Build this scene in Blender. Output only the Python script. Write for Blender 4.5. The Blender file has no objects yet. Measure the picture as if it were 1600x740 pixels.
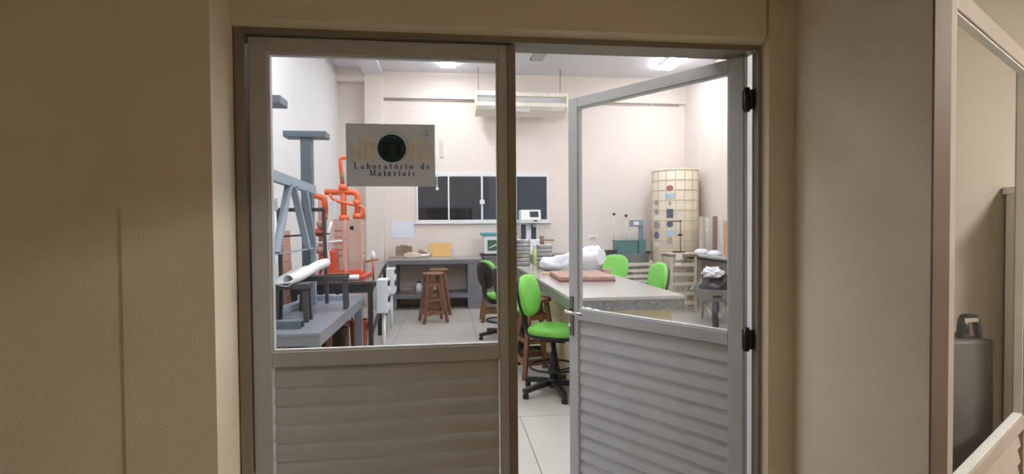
import bpy, bmesh, math, random
from mathutils import Vector, Matrix, noise, Euler
from math import sin, cos, pi, radians
R = random.Random(7)
SC = bpy.context.scene
COL = SC.collection

# ------------------------------------------------------------------ camera
FPX, YAW, PITCH, ROLL, EYE = 819.88, 0.1215, 0.0213, -0.0075, 1.46
cd = bpy.data.cameras.new('camera'); cam = bpy.data.objects.new('camera', cd); COL.objects.link(cam)
cd.sensor_width = 36.0; cd.lens = FPX / 1600 * 36.0; cd.clip_start = 0.02
r0 = Vector((cos(YAW), -sin(YAW), 0)); f0 = Vector((sin(YAW)*cos(PITCH), cos(YAW)*cos(PITCH), -sin(PITCH)))
u0 = Vector((sin(YAW)*sin(PITCH), cos(YAW)*sin(PITCH), cos(PITCH)))
rr = r0*cos(ROLL) + u0*sin(ROLL); uu = u0*cos(ROLL) - r0*sin(ROLL)
M = Matrix((rr, uu, -f0)).transposed().to_4x4(); M.translation = Vector((0, 0, EYE))
cam.matrix_world = M
SC.camera = cam

# ------------------------------------------------------------------ world, exposure
w = bpy.data.worlds.new('night'); SC.world = w; w.use_nodes = True
w.node_tree.nodes['Background'].inputs[0].default_value = (0.19, 0.20, 0.225, 1)
w.node_tree.nodes['Background'].inputs[1].default_value = 1.0
SC.view_settings.view_transform = 'Standard'; SC.view_settings.look = 'None'
SC.view_settings.gamma = 1.0; SC.view_settings.exposure = 0.0
SC.view_settings.use_curve_mapping = False
SC.cycles.use_denoising = True
SC.cycles.max_bounces = 10; SC.cycles.diffuse_bounces = 5; SC.cycles.transparent_max_bounces = 24
SC.cycles.sample_clamp_indirect = 6.0
LAB_LAMP = 44.5       # emission strength of the lit ceiling lamps of the laboratory
HALL_LAMP = 7.6       # corridor lamp, behind the photographer
SIDE_LAMP = 180.0       # room to the right

# ------------------------------------------------------------------ materials
def lin(c):
    return tuple(((v/255)/12.92 if v/255 <= 0.04045 else ((v/255+0.055)/1.055)**2.4) for v in c)
MATS = {}
def mat(name, c, rough=0.6, metal=0.0, var=0.06, scale=6.0, bump=0.0, bscale=60.0, spec=0.5, coat=0.0, stretch=(1,1,1), c2=None, ramp=(0.4, 0.6)):
    if name in MATS: return MATS[name]
    m = bpy.data.materials.new(name); m.use_nodes = True; nt = m.node_tree; N = nt.nodes; L = nt.links
    b = N['Principled BSDF']; b.inputs['Roughness'].default_value = rough; b.inputs['Metallic'].default_value = metal
    b.inputs['Specular IOR Level'].default_value = spec; b.inputs['Coat Weight'].default_value = coat
    tc = N.new('ShaderNodeTexCoord'); mp = N.new('ShaderNodeMapping'); mp.inputs['Scale'].default_value = stretch
    L.new(tc.outputs['Object'], mp.inputs[0])
    nz = N.new('ShaderNodeTexNoise'); nz.inputs['Scale'].default_value = scale; nz.inputs['Detail'].default_value = 5
    L.new(mp.outputs[0], nz.inputs['Vector'])
    cr = N.new('ShaderNodeValToRGB'); a = lin(c)
    if c2 is None:
        lo = [max(0, v*(1-var)) for v in a]; hi = [min(1, v*(1+var)) for v in a]
        cr.color_ramp.elements[0].position = 0.3; cr.color_ramp.elements[1].position = 0.7
    else:
        lo, hi = a, lin(c2); cr.color_ramp.elements[0].position, cr.color_ramp.elements[1].position = ramp
    cr.color_ramp.elements[0].color = (*lo, 1); cr.color_ramp.elements[1].color = (*hi, 1)
    L.new(nz.outputs['Fac'], cr.inputs[0]); L.new(cr.outputs[0], b.inputs['Base Color'])
    if bump:
        n2 = N.new('ShaderNodeTexNoise'); n2.inputs['Scale'].default_value = bscale; n2.inputs['Detail'].default_value = 4
        L.new(mp.outputs[0], n2.inputs['Vector'])
        bp = N.new('ShaderNodeBump'); bp.inputs['Strength'].default_value = bump; bp.inputs['Distance'].default_value = 0.01
        L.new(n2.outputs['Fac'], bp.inputs['Height']); L.new(bp.outputs[0], b.inputs['Normal'])
    MATS[name] = m; return m
def emis(name, c, s):
    m = bpy.data.materials.new(name); m.use_nodes = True; b = m.node_tree.nodes['Principled BSDF']
    b.inputs['Base Color'].default_value = (0.8, 0.8, 0.8, 1)
    b.inputs['Emission Color'].default_value = (*lin(c), 1); b.inputs['Emission Strength'].default_value = s
    MATS[name] = m; return m
def glass(name, tint=(1, 1, 1), haze=0.0, hazec=(0.8, 0.8, 0.8), refl=1.0):
    """clear pane: mostly transparent, reflecting by Schlick's law, optionally with a milky part"""
    m = bpy.data.materials.new(name); m.use_nodes = True; nt = m.node_tree; N = nt.nodes; L = nt.links
    N.remove(N['Principled BSDF']); out = N['Material Output']
    ge = N.new('ShaderNodeNewGeometry'); dp = N.new('ShaderNodeVectorMath'); dp.operation = 'DOT_PRODUCT'
    L.new(ge.outputs['Normal'], dp.inputs[0]); L.new(ge.outputs['Incoming'], dp.inputs[1])
    def mth(op, a, b=None):
        n = N.new('ShaderNodeMath'); n.operation = op
        for i, v in enumerate((a, b)):
            if v is None: continue
            if isinstance(v, (int, float)): n.inputs[i].default_value = v
            else: L.new(v, n.inputs[i])
        return n.outputs[0]
    x = mth('ABSOLUTE', dp.outputs['Value']); x = mth('SUBTRACT', 1.0, x); x = mth('POWER', x, 5.0)
    x = mth('MULTIPLY', x, 0.96*refl); x = mth('ADD', x, 0.04*refl)
    tr = N.new('ShaderNodeBsdfTransparent'); tr.inputs[0].default_value = (*tint, 1)
    gl = N.new('ShaderNodeBsdfGlossy'); gl.inputs['Roughness'].default_value = 0.02
    mx = N.new('ShaderNodeMixShader'); L.new(x, mx.inputs[0]); L.new(tr.outputs[0], mx.inputs[1]); L.new(gl.outputs[0], mx.inputs[2])
    last = mx
    if haze:
        df = N.new('ShaderNodeBsdfDiffuse'); df.inputs[0].default_value = (*hazec, 1)
        m2 = N.new('ShaderNodeMixShader'); m2.inputs[0].default_value = haze
        L.new(mx.outputs[0], m2.inputs[1]); L.new(df.outputs[0], m2.inputs[2]); last = m2
    L.new(last.outputs[0], out.inputs['Surface']); MATS[name] = m; return m
def granite(name, a, b, rough=0.12, scale=180):
    m = mat(name, a, rough, c2=b, scale=scale, ramp=(0.35, 0.65)); return m

mWallHall = mat('hall_plaster', (230, 220, 200), 0.85, var=0.05, scale=3, bump=0.12, bscale=120)
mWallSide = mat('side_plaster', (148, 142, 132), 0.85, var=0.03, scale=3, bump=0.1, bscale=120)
mWallWhite = mat('white_plaster', (222, 221, 220), 0.8, var=0.02, scale=3, bump=0.06, bscale=90)
mWallCream = mat('cream_plaster', (226, 215, 206), 0.8, var=0.02, scale=3, bump=0.06, bscale=90)
mCeil = mat('ceiling_paint', (216, 215, 220), 0.9, var=0.02)
mTile = mat('pale_floor_tile', (186, 182, 174), 0.28, var=0.05, scale=2.5)
mGrout = mat('floor_grout', (128, 124, 114), 0.8)
mHallFloor = mat('hall_floor', (120, 108, 92), 0.5)
mAlu = mat('grey_aluminium', (186, 187, 190), 0.5, metal=0.1, spec=0.3, var=0.04, scale=9)
mAluDark = mat('dark_frame_aluminium', (140, 132, 120), 0.5, metal=0.3, var=0.04)
mAluW = mat('white_aluminium', (226, 226, 226), 0.4, var=0.02)
mRubber = mat('light_gasket', (200, 204, 206), 0.5)
mBlack = mat('black_plastic', (26, 26, 29), 0.45, var=0.1)
mBlackMetal = mat('black_metal', (38, 38, 40), 0.4, metal=0.4)
mChrome = mat('chrome', (225, 225, 228), 0.12, metal=1.0, var=0.02)
mSteel = mat('sieve_steel', (206, 206, 206), 0.30, metal=0.85, var=0.06)
mBrass = mat('sieve_brass', (204, 198, 174), 0.30, metal=0.85, var=0.06)
mGreen = mat('green_upholstery', (114, 188, 76), 0.55, var=0.05, bump=0.05, bscale=200)
mStoolWood = mat('reddish_stool_wood', (120, 84, 64), 0.45, var=0.25, scale=5, stretch=(6, 6, 1))
mStoolWood2 = mat('brown_stool_wood', (122, 84, 56), 0.45, var=0.25, scale=5, stretch=(6, 6, 1))
mWood = mat('yellow_wood', (222, 178, 112), 0.6, var=0.08, scale=4, stretch=(1, 1, 8))
mBoard = mat('reddish_board_wood', (164, 130, 115), 0.45, var=0.16, scale=6, stretch=(1, 8, 1))
mBoardEdge = mat('dark_red_board_wood', (124, 76, 68), 0.5, var=0.12)
mConc = mat('grey_painted_concrete', (112, 113, 120), 0.55, var=0.12, scale=8)
mConcTop = mat('concrete_top', (170, 166, 160), 0.4, var=0.1, scale=14)
mGranTop = granite('granite_top', (150, 146, 138), (192, 188, 180), 0.13)
mGranSide = granite('granite_side', (84, 85, 84), (136, 136, 132), 0.3, 60)
mBeigeBase = mat('beige_base_paint', (212, 198, 158), 0.7, var=0.04)
mBlkTable = mat('black_top_with_reflection', (84, 74, 72), 0.12, var=0.1)  # black top lightened to taupe, standing in for the wall's reflection
mBlkFrame = mat('black_table_frame', (40, 40, 44), 0.45)
mSteelBlue = mat('blue_grey_steel', (96, 112, 122), 0.45, var=0.06)
mSteelLight = mat('light_blue_grey_steel', (150, 164, 178), 0.45, var=0.06)
mBenchGrey = mat('grey_bench_paint', (128, 132, 142), 0.35, var=0.06)
mDarkGrey = mat('dark_grey_iron', (70, 72, 78), 0.45, var=0.08)
mPaper = mat('white_paper', (238, 240, 242), 0.8, var=0.02)
mPaperBlue = mat('bluish_paper', (224, 228, 240), 0.8, var=0.02, scale=14)
mOrange = mat('orange_pipe', (230, 108, 64), 0.4, var=0.06)
mOrangeDeep = mat('deep_orange', (202, 84, 62), 0.45, var=0.1)
mPink = mat('faded_pink_cardboard', (186, 148, 130), 0.8, var=0.1, scale=4)
mWhitePl = mat('white_plastic', (226, 230, 236), 0.4, var=0.02)
mCreamPl = mat('cream_plastic', (240, 232, 196), 0.45, var=0.02)
mTeal = mat('teal_enamel', (66, 112, 112), 0.4, var=0.06)
mTealLid = mat('teal_lid', (74, 160, 160), 0.4)
mDisplay = mat('dark_display', (48, 54, 56), 0.2)
mGreenScr = mat('dark_green_panel', (70, 104, 78), 0.25)
mBag = mat('white_sack_plastic', (220, 220, 226), 0.45, var=0.03, bump=0.25, bscale=14)
mTrash = mat('black_bag_plastic', (30, 30, 34), 0.28, var=0.2, bump=0.4, bscale=16)
mBarrow = mat('grey_barrow_metal', (156, 154, 146), 0.5, metal=0.2, var=0.12, scale=9)
mStone = mat('grey_brown_stone', (140, 120, 104), 0.85, var=0.25, scale=20, bump=0.3, bscale=40)
mStoneL = mat('pale_stone', (196, 184, 170), 0.85, var=0.15, scale=20, bump=0.3, bscale=40)
mTank = mat('cream_tank', (222, 210, 190), 0.6, var=0.05, scale=4)
mTankBand = mat('tank_grid', (206, 186, 152), 0.6)
mSlatGrey = mat('greyish_slat_wood', (190, 182, 166), 0.6, var=0.08, scale=5)
mBrownPost = mat('brown_post', (132, 108, 92), 0.6, var=0.1)
mBlueDev = mat('grey_blue_device', (116, 136, 156), 0.4)
mCase = mat('charcoal_case', (82, 78, 76), 0.6, var=0.06)
mCab = mat('grey_cabinet_paint', (166, 164, 166), 0.5, var=0.03)
mSign = mat('sign_board', (214, 214, 214), 0.5, var=0.02)
def translucent(m, f, c):
    nt = m.node_tree; o = nt.nodes['Material Output']; b_ = nt.nodes['Principled BSDF']
    t = nt.nodes.new('ShaderNodeBsdfTranslucent'); t.inputs[0].default_value = (*c, 1); x = nt.nodes.new('ShaderNodeMixShader'); x.inputs[0].default_value = f
    nt.links.new(b_.outputs[0], x.inputs[1]); nt.links.new(t.outputs[0], x.inputs[2]); nt.links.new(x.outputs[0], o.inputs['Surface'])
translucent(mSign, .45, (.66, .66, .68))
mSignTeal = mat('sign_teal', (14, 62, 76), 0.5, var=0.1)
mSignTealD = mat('sign_dark_teal', (8, 36, 48), 0.5, var=0.1)
mSignGrey = mat('sign_pale_grey', (252, 252, 255), 0.5)
mSignDGrey = mat('sign_mid_grey', (150, 152, 150), 0.5)
mInk = mat('sign_ink', (70, 62, 56), 0.6)
mBlueSt = mat('sticker_navy', (62, 74, 100), 0.5)
mRedSt = mat('sticker_red', (150, 84, 92), 0.5)
mPaleBlueSt = mat('sticker_pale_blue', (166, 190, 206), 0.5)
mPurpSt = mat('sticker_purple', (98, 86, 128), 0.5)
mWhiteSt = mat('sticker_white', (226, 220, 214), 0.5)
mGreyBr = mat('grey_brown_sticker', (150, 138, 132), 0.5)
mLime = mat('pale_lime_plastic', (206, 214, 150), 0.35)
mLampOn = emis('lamp_diffuser_lit', (242, 247, 255), LAB_LAMP)
mHallOn = emis('hall_lamp_lit', (255, 234, 200), HALL_LAMP)
mSideOn = emis('side_lamp_lit', (255, 249, 241), SIDE_LAMP)
mTubeOff = mat('unlit_tube', (196, 194, 188), 0.3)
mGlass = glass('clear_glass')
mSideGlass = glass('low_reflection_glass', refl=0.08)
mWinGlass = glass('window_glass', (0.80, 0.84, 0.90), refl=0.9)
mAcryl = glass('acrylic_sheet', (0.98, 0.93, 0.91), 0.12, (0.9, 0.7, 0.64))
mAcrylW = glass('acrylic_tube', (0.97, 0.97, 0.97), 0.25, (0.85, 0.84, 0.82))

# ------------------------------------------------------------------ mesh helpers
def BM(): return bmesh.new()
def bx(b, x0, x1, y0, y1, z0, z1):
    v = [b.verts.new((x, y, z)) for z in (z0, z1) for y in (y0, y1) for x in (x0, x1)]
    for f in ((0,2,3,1), (4,5,7,6), (0,1,5,4), (2,6,7,3), (0,4,6,2), (1,3,7,5)): b.faces.new([v[i] for i in f])
    return b
def bxc(b, c, s, rot=None):
    n = len(b.verts); k = BM(); bx(k, -s[0]/2, s[0]/2, -s[1]/2, s[1]/2, -s[2]/2, s[2]/2)
    m = (Euler(rot).to_matrix().to_4x4() if rot else Matrix.Identity(4)); m.translation = Vector(c)
    return join(b, k, m)
def join(b, k, m=None):
    if m is not None: k.transform(m)
    vs = [b.verts.new(v.co) for v in k.verts]; k.verts.index_update()
    for f in k.faces:
        try: nf = b.faces.new([vs[v.index] for v in f.verts]); nf.smooth = f.smooth
        except ValueError: pass
    k.free(); return b
def bar(b, p, q, wx, wz, up=(0, 0, 1)):
    """square bar from p to q"""
    p, q = Vector(p), Vector(q); d = (q-p); L = d.length; d.normalize()
    s = d.cross(Vector(up))
    if s.length < 1e-4: s = Vector((1, 0, 0))
    s.normalize(); t = s.cross(d)
    m = Matrix((s, d, t)).transposed().to_4x4(); m.translation = (p+q)/2
    k = BM(); bx(k, -wx/2, wx/2, -L/2, L/2, -wz/2, wz/2); return join(b, k, m)
def tube(b, pts, r, n=10, cap=True, smooth=True):
    pts = [Vector(p) for p in pts]; rings = []; prev = None
    for i, p in enumerate(pts):
        d = (pts[min(i+1, len(pts)-1)] - pts[max(i-1, 0)]).normalized()
        if prev is None:
            s = d.cross(Vector((0, 0, 1)));
            if s.length < 1e-3: s = d.cross(Vector((1, 0, 0)))
        else: s = prev - d*prev.dot(d)
        s.normalize(); prev = s; t = d.cross(s); ri = r[i] if isinstance(r, (list, tuple)) else r
        rings.append([b.verts.new(p + (s*cos(a) + t*sin(a))*ri) for a in [2*pi*j/n for j in range(n)]])
    for A, B in zip(rings, rings[1:]):
        for j in range(n):
            f = b.faces.new((A[j], A[(j+1) % n], B[(j+1) % n], B[j])); f.smooth = smooth
    if cap:
        b.faces.new(rings[0][::-1]); b.faces.new(rings[-1])
    return b
def bend(pts, r=0.04, n=4):
    """round the corners of a polyline"""
    P = [Vector(p) for p in pts]; out = [P[0]]
    for a, c, d in zip(P, P[1:], P[2:]):
        u = (a-c); v = (d-c); k = min(r, u.length*.45, v.length*.45); s = c + u.normalized()*k; e = c + v.normalized()*k
        for i in range(n+1):
            t = i/n; out.append(s*(1-t)**2 + c*2*t*(1-t) + e*t*t)
    out.append(P[-1]); return out
def lathe(b, prof, n=24, c=(0, 0, 0), smooth=True):
    rings = []
    for r, z in prof:
        if r < 1e-6: rings.append([b.verts.new((c[0], c[1], c[2]+z))])
        else: rings.append([b.verts.new((c[0]+r*cos(2*pi*j/n), c[1]+r*sin(2*pi*j/n), c[2]+z)) for j in range(n)])
    for A, B in zip(rings, rings[1:]):
        for j in range(n):
            q = [A[j % len(A)], A[(j+1) % len(A)], B[(j+1) % len(B)], B[j % len(B)]]
            q = list(dict.fromkeys(q))
            if len(q) > 2: f = b.faces.new(q); f.smooth = smooth
    if len(rings[0]) > 2: b.faces.new(rings[0][::-1])
    if len(rings[-1]) > 2: b.faces.new(rings[-1])
    return b
def prism(b, poly, axis, a0, a1):
    """extrude a 2-D polygon along an axis ('x': poly=(y,z); 'y': (x,z); 'z': (x,y))"""
    def P(p, a):
        return {'x': (a, p[0], p[1]), 'y': (p[0], a, p[1]), 'z': (p[0], p[1], a)}[axis]
    A = [b.verts.new(P(p, a0)) for p in poly]; B = [b.verts.new(P(p, a1)) for p in poly]; n = len(poly)
    b.faces.new(A[::-1]); b.faces.new(B)
    for i in range(n): b.faces.new((A[i], A[(i+1) % n], B[(i+1) % n], B[i]))
    return b
def cushion(b, sx, sy, sz, e=0.45, n=28, m=10, e2=0.5):
    """superellipsoid pad centred at 0"""
    sg = lambda v, p: math.copysign(abs(v)**p, v)
    rings = []
    for i in range(m+1):
        ph = -pi/2 + pi*i/m
        rings.append([b.verts.new((sx/2*sg(cos(ph), e2)*sg(cos(2*pi*j/n), e), sy/2*sg(cos(ph), e2)*sg(sin(2*pi*j/n), e), sz/2*sg(sin(ph), e2))) for j in range(n)] if 0 < i < m
                     else [b.verts.new((0, 0, sz/2*sg(sin(ph), 1)))])
    for A, B in zip(rings, rings[1:]):
        for j in range(n):
            q = list(dict.fromkeys([A[j % len(A)], A[(j+1) % len(A)], B[(j+1) % len(B)], B[j % len(B)]]))
            if len(q) > 2: f = b.faces.new(q); f.smooth = True
    return b
def blob(b, s, seed, amp=0.25, freq=2.0, sub=3, flat=None):
    k = BM(); bmesh.ops.create_icosphere(k, subdivisions=sub, radius=1)
    for v in k.verts:
        d = noise.noise(v.co*freq + Vector((seed*3.1, seed*1.7, seed)))
        v.co *= 1 + amp*d
        v.co = Vector((v.co.x*s[0], v.co.y*s[1], v.co.z*s[2]))
        if flat is not None and v.co.z < flat: v.co.z = flat
    for f in k.faces: f.smooth = True
    return join(b, k)

def obj(name, b, m, parent=None, loc=(0, 0, 0), rot=(0, 0, 0), bevel=0.0, smooth=False):
    bmesh.ops.recalc_face_normals(b, faces=b.faces)
    me = bpy.data.meshes.new(name); b.to_mesh(me); b.free(); me.materials.append(m)
    o = bpy.data.objects.new(name, me); COL.objects.link(o); o.location = loc; o.rotation_euler = rot
    if parent: o.parent = parent
    if bevel:
        md = o.modifiers.new('bevel', 'BEVEL'); md.width = bevel; md.segments = 2; md.limit_method = 'ANGLE'
    return o
def tag(o, label, cat, group=None):
    o['label'] = label; o['category'] = cat
    if group: o['group'] = group
    return o
def thing(name, label, cat, loc=(0, 0, 0), rz=0.0, group=None):
    o = bpy.data.objects.new(name, None); COL.objects.link(o); o.empty_display_size = 0.1
    o.location = loc; o.rotation_euler = (0, 0, rz); return tag(o, label, cat, group)
def struct(name, b=None, m=None, loc=(0, 0, 0), rz=0.0):
    if b is None:
        o = bpy.data.objects.new(name, None); COL.objects.link(o); o.location = loc; o.rotation_euler = (0, 0, rz)
    else: o = obj(name, b, m, None, loc, (0, 0, rz))
    o['kind'] = 'structure'; return o
def kids(o): return [c for c in bpy.data.objects if c.parent == o]
def dup(root, loc, rz, label, group=None):
    r = root.copy(); COL.objects.link(r); r.location = loc; r.rotation_euler = (0, 0, rz); r['label'] = label
    if group: r['group'] = group
    for ch in kids(root):
        if ch is r: continue
        c = ch.copy(); COL.objects.link(c); c.parent = r
        for g in kids(ch):
            d = g.copy(); COL.objects.link(d); d.parent = c
    return r
ORD = ['first', 'second', 'third', 'fourth', 'fifth', 'sixth', 'seventh', 'eighth']

# ================================================================== SHELL
CEIL, BACK, LX, RX = 4.31, 9.95, -1.96, 4.68
# laboratory floor and its tiles
fl = struct('floor', bx(BM(), -4.2, RX+.1, -2.7, BACK+.1, -.12, -.006), mGrout)
def tiles(x0, x1, y0, y1, sx, sy, ox, oy, m):
    made = {}
    i0 = math.floor((x0-ox)/sx); i1 = math.ceil((x1-ox)/sx); j0 = math.floor((y0-oy)/sy); j1 = math.ceil((y1-oy)/sy)
    for j in range(j0, j1):
        for i in range(i0, i1):
            a, b_, c, d = max(x0, ox+i*sx+.003), min(x1, ox+(i+1)*sx-.003), max(y0, oy+j*sy+.003), min(y1, oy+(j+1)*sy-.003)
            if b_-a < .02 or d-c < .02: continue
            key = (round(b_-a, 3), round(d-c, 3), m.name)
            if key not in made:
                o = obj('floor_tile', bx(BM(), 0, b_-a, 0, d-c, -.006, 0), m, fl, (a, c, 0)); made[key] = o
            else:
                o = made[key].copy(); COL.objects.link(o); o.parent = fl; o.location = (a, c, 0)
tiles(LX, RX, 3.95, BACK, 1.05, 1.05, .36, 3.95, mTile)
tiles(LX, RX, 2.4, 3.95, 1.05, 1.55, .535, 2.4, mTile)
tiles(LX, 1.36, 1.7, 2.4, 1.05, .7, .535, 1.7, mTile)
tiles(-4.1, 1.28, -2.6, 1.7, 1.05, 1.05, .2, .65, mHallFloor)
tiles(1.33, RX, -2.6, 2.28, 1.05, 1.05, .2, .65, mHallFloor)
# ceilings
struct('ceiling', bx(BM(), LX-.1, RX+.1, 1.95, BACK+.1, CEIL, CEIL+.1), mCeil)
struct('ceiling', bx(BM(), -4.2, RX+.1, -2.7, 1.95, 2.9, 3.0), mWallHall)
# back wall with the window hole
WX0, WX1, WZ0, WZ1 = -.583, 1.928, 1.535, 2.48
b = BM(); bx(b, LX-.1, WX0, BACK, BACK+.15, 0, CEIL); bx(b, WX1, RX+.1, BACK, BACK+.15, 0, CEIL)
bx(b, WX0, WX1, BACK, BACK+.15, 0, WZ0); bx(b, WX0, WX1, BACK, BACK+.15, WZ1, CEIL)
struct('wall_back', b, mWallCream)
struct('wall_left', bx(BM(), LX-.1, LX, 1.95, BACK, 0, CEIL), mWallWhite)
struct('wall_right', bx(BM(), RX, RX+.1, -2.7, BACK, 0, CEIL), mWallCream)
struct('trim_1', bx(BM(), -1.464, -1.153, BACK-.22, BACK, 0, CEIL), mWallCream)            # column in the back left corner
struct('trim_2', bx(BM(), -1.153, RX, BACK-.06, BACK, 3.83, CEIL), mWallCream)              # beam along the back wall
struct('trim_3', bx(BM(), -1.464, -1.153, 1.96, BACK-.22, 4.2, CEIL), mCeil)              # beam running over the room
struct('trim_4', bx(BM(), LX, -1.464, BACK-.2, BACK, 4.08, CEIL), mWallCream)
# wall with the double door
b = BM()
prism(b, [(1.18, 1.815), (1.385, 1.815), (1.385, 1.885), (1.168, 1.885), (1.168, 1.845)], 'z', 0, CEIL)
prism(b, [(1.815, 2.142), (1.845, 2.124), (2.0, 2.124), (2.0, CEIL), (1.815, CEIL)], 'x', -.72, 1.168)
bx(b, LX-.1, -.70, 1.815, 2.0, 0, CEIL)
struct('wall_front', b, mWallHall)
struct('trim_5', bx(BM(), -.957, -.70, 1.675, 1.815, 0, 2.9), mWallHall)                     # pier left of the door
struct('wall_hall_left', bx(BM(), -4.2, -.957, 1.679, 1.815, 0, 2.9), mWallHall)
struct('wall_hall_end', bx(BM(), -4.2, -4.1, -2.6, 1.688, 0, 2.9), mWallHall)
struct('wall_hall_back', bx(BM(), -4.2, RX, -2.7, -2.6, 0, 2.9), mWallHall)
b = BM(); bx(b, 1.28, 1.322, 1.252, 1.815, 0, 2.9); bx(b, 1.28, 1.322, .05, 1.252, 2.15, 2.9); bx(b, 1.28, 1.322, -2.6, .05, 0, 2.9)
struct('wall_hall_right', b, mWallHall)
# partition between laboratory and the room on the right
b = BM(); bx(b, 1.38, RX, 2.28, 2.38, 0, CEIL)
struct('wall_side_room', b, mWallWhite)
struct('trim_6', bx(BM(), 1.355, 1.38, 1.885, 2.38, 0, CEIL), mWallWhite)
b = BM(); bx(b, 1.385, RX, 2.262, 2.279, 0, 2.9); struct('wall_side_room_back', b, mWallSide)

# ------------------------------------------------------------------ window in the back wall
wn = struct('window_1', loc=(WX0, BACK, WZ0)); WW, WH = WX1-WX0, WZ1-WZ0
b = BM(); bx(b, 0, WW, -.03, .05, WH-.085, WH); bx(b, 0, WW, -.03, .05, 0, .045); bx(b, 0, .035, -.03, .05, .045, WH-.085); bx(b, WW-.035, WW, -.03, .05, .045, WH-.085)
obj('window_frame', b, mAluW, wn, bevel=.003)
obj('window_sill', bx(BM(), -.04, WW+.04, -.05, .0, -.03, 0), mAluW, wn, bevel=.003)
px = [.035, .604, 1.23, 1.878, WW-.035]
for i in range(4):
    y = .012 if i in (0, 3) else -.012
    obj('glass_pane', bx(BM(), px[i], px[i+1], y-.003, y+.003, .045, WH-.085), mWinGlass, wn)
for i, wd in ((1, .03), (2, .036), (3, .03)):
    obj('mullion', bx(BM(), px[i]-wd/2, px[i]+wd/2, -.026, .03, .045, WH-.085), mAluW, wn, bevel=.002)
obj('window_lock', bx(BM(), px[2]-.045, px[2]+.045, -.055, -.026, .335, .42), mWhitePl, wn, bevel=.004)
# dark room behind the window
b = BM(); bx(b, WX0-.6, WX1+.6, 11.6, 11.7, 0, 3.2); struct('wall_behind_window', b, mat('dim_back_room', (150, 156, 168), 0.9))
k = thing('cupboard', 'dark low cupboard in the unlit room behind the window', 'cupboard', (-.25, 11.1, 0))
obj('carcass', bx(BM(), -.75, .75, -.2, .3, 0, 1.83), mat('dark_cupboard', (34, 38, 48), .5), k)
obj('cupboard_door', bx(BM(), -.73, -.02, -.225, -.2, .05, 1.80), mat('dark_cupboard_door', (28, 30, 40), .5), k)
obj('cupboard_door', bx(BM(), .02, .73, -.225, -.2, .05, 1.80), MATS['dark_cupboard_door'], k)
t = thing('hanging_pull', 'short white chain with a knob hanging at the window top, beside the sign', 'chain', (-.19, 9.895, 2.13))
b = BM()
for i in range(5): bmesh.ops.create_icosphere(b, subdivisions=1, radius=.017, matrix=Matrix.Translation((0, 0, .09+.052*i)))
obj('chain', b, mWhitePl, t); b = BM(); obj('knob', blob(b, (.03, .03, .035), 1, .05), mWhitePl, t, (0, 0, .03))

# ------------------------------------------------------------------ door frame and leaves
b = BM(); bx(b, -.695, -.6635, 1.842, 1.95, 0, 2.1235); bx(b, 1.155, 1.1675, 1.842, 1.882, 0, 2.1235); bx(b, -.6635, 1.155, 1.842, 1.95, 2.1035, 2.1235)
struct('trim_7', b, mAluDark)
def leaf(name, loc, rz, out, W=.9, HT=2.1, gt=2.048, gb=1.0358, st=.061, st2=None, rb=.983, metal=mAlu, pane=None):
    """a door leaf: glass above, louvres below; local x runs from the hinge, 'out' is the sign of the outer face"""
    d = struct(name, loc=loc, rz=rz); T = .036
    st2 = st2 or st
    ya, yb = (0, -T*out) if out > 0 else (0, T)
    y0, y1 = min(ya, yb), max(ya, yb)
    obj('stile', bx(BM(), 0, st, y0, y1, .008, HT), metal, d, bevel=.003)
    obj('stile', bx(BM(), W-st2, W, y0, y1, .008, HT), metal, d, bevel=.003)
    obj('rail', bx(BM(), st, W-st2, y0, y1, gt, HT), metal, d, bevel=.003)
    obj('rail', bx(BM(), st, W-st2, y0, y1, rb, gb), metal, d, bevel=.003)
    obj('rail', bx(BM(), st, W-st2, y0, y1, .008, .09), metal, d, bevel=.003)
    yc = (y0+y1)/2
    obj('glass_pane', bx(BM(), st-.004, W-st2+.004, yc-.003, yc+.003, gb-.004, gt+.004), pane or mGlass, d)
    b = BM(); g = .006
    for (a0, a1, c0, c1) in ((st, W-st2, gb, gb+g), (st, W-st2, gt-g, gt), (st, st+g, gb+g, gt-g), (W-st2-g, W-st2, gb+g, gt-g)):
        bx(b, a0, a1, yc-.012, yc+.012, c0, c1)
    obj('gasket', b, mRubber, d)
    n = max(1, round((rb-.09)/.0655)); p = (rb-.09)/n
    # blade: the lower edge stands towards the outer side; slight bow
    prof = []
    for k in range(5):
        s = k/4; prof.append((yc + out*(.010 - .017*s + .002*sin(pi*s)), -p*.58 + p*1.16*s))
    poly = prof + [(y - out*.0022, z) for y, z in reversed(prof)]
    base = None
    for i in range(n):
        z = .09 + p*(i+.5)
        if base is None:
            base = obj('louvre_slat', prism(BM(), poly, 'x', st+.003, W-st2-.003), metal, d, (0, 0, z))
        else:
            o = base.copy(); COL.objects.link(o); o.parent = d; o.location = (0, 0, z)
    return d
dL = leaf('door_1', (-.6585, 1.8594, 0), 0, -1)
obj('meeting_strip', bx(BM(), .874, .902, -.006, 0, .01, 2.1), mAluDark, dL, bevel=.002)
PHI = .9681
dR = leaf('door_2', (1.1223, 1.8852, 0), pi-PHI, 1)
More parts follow.
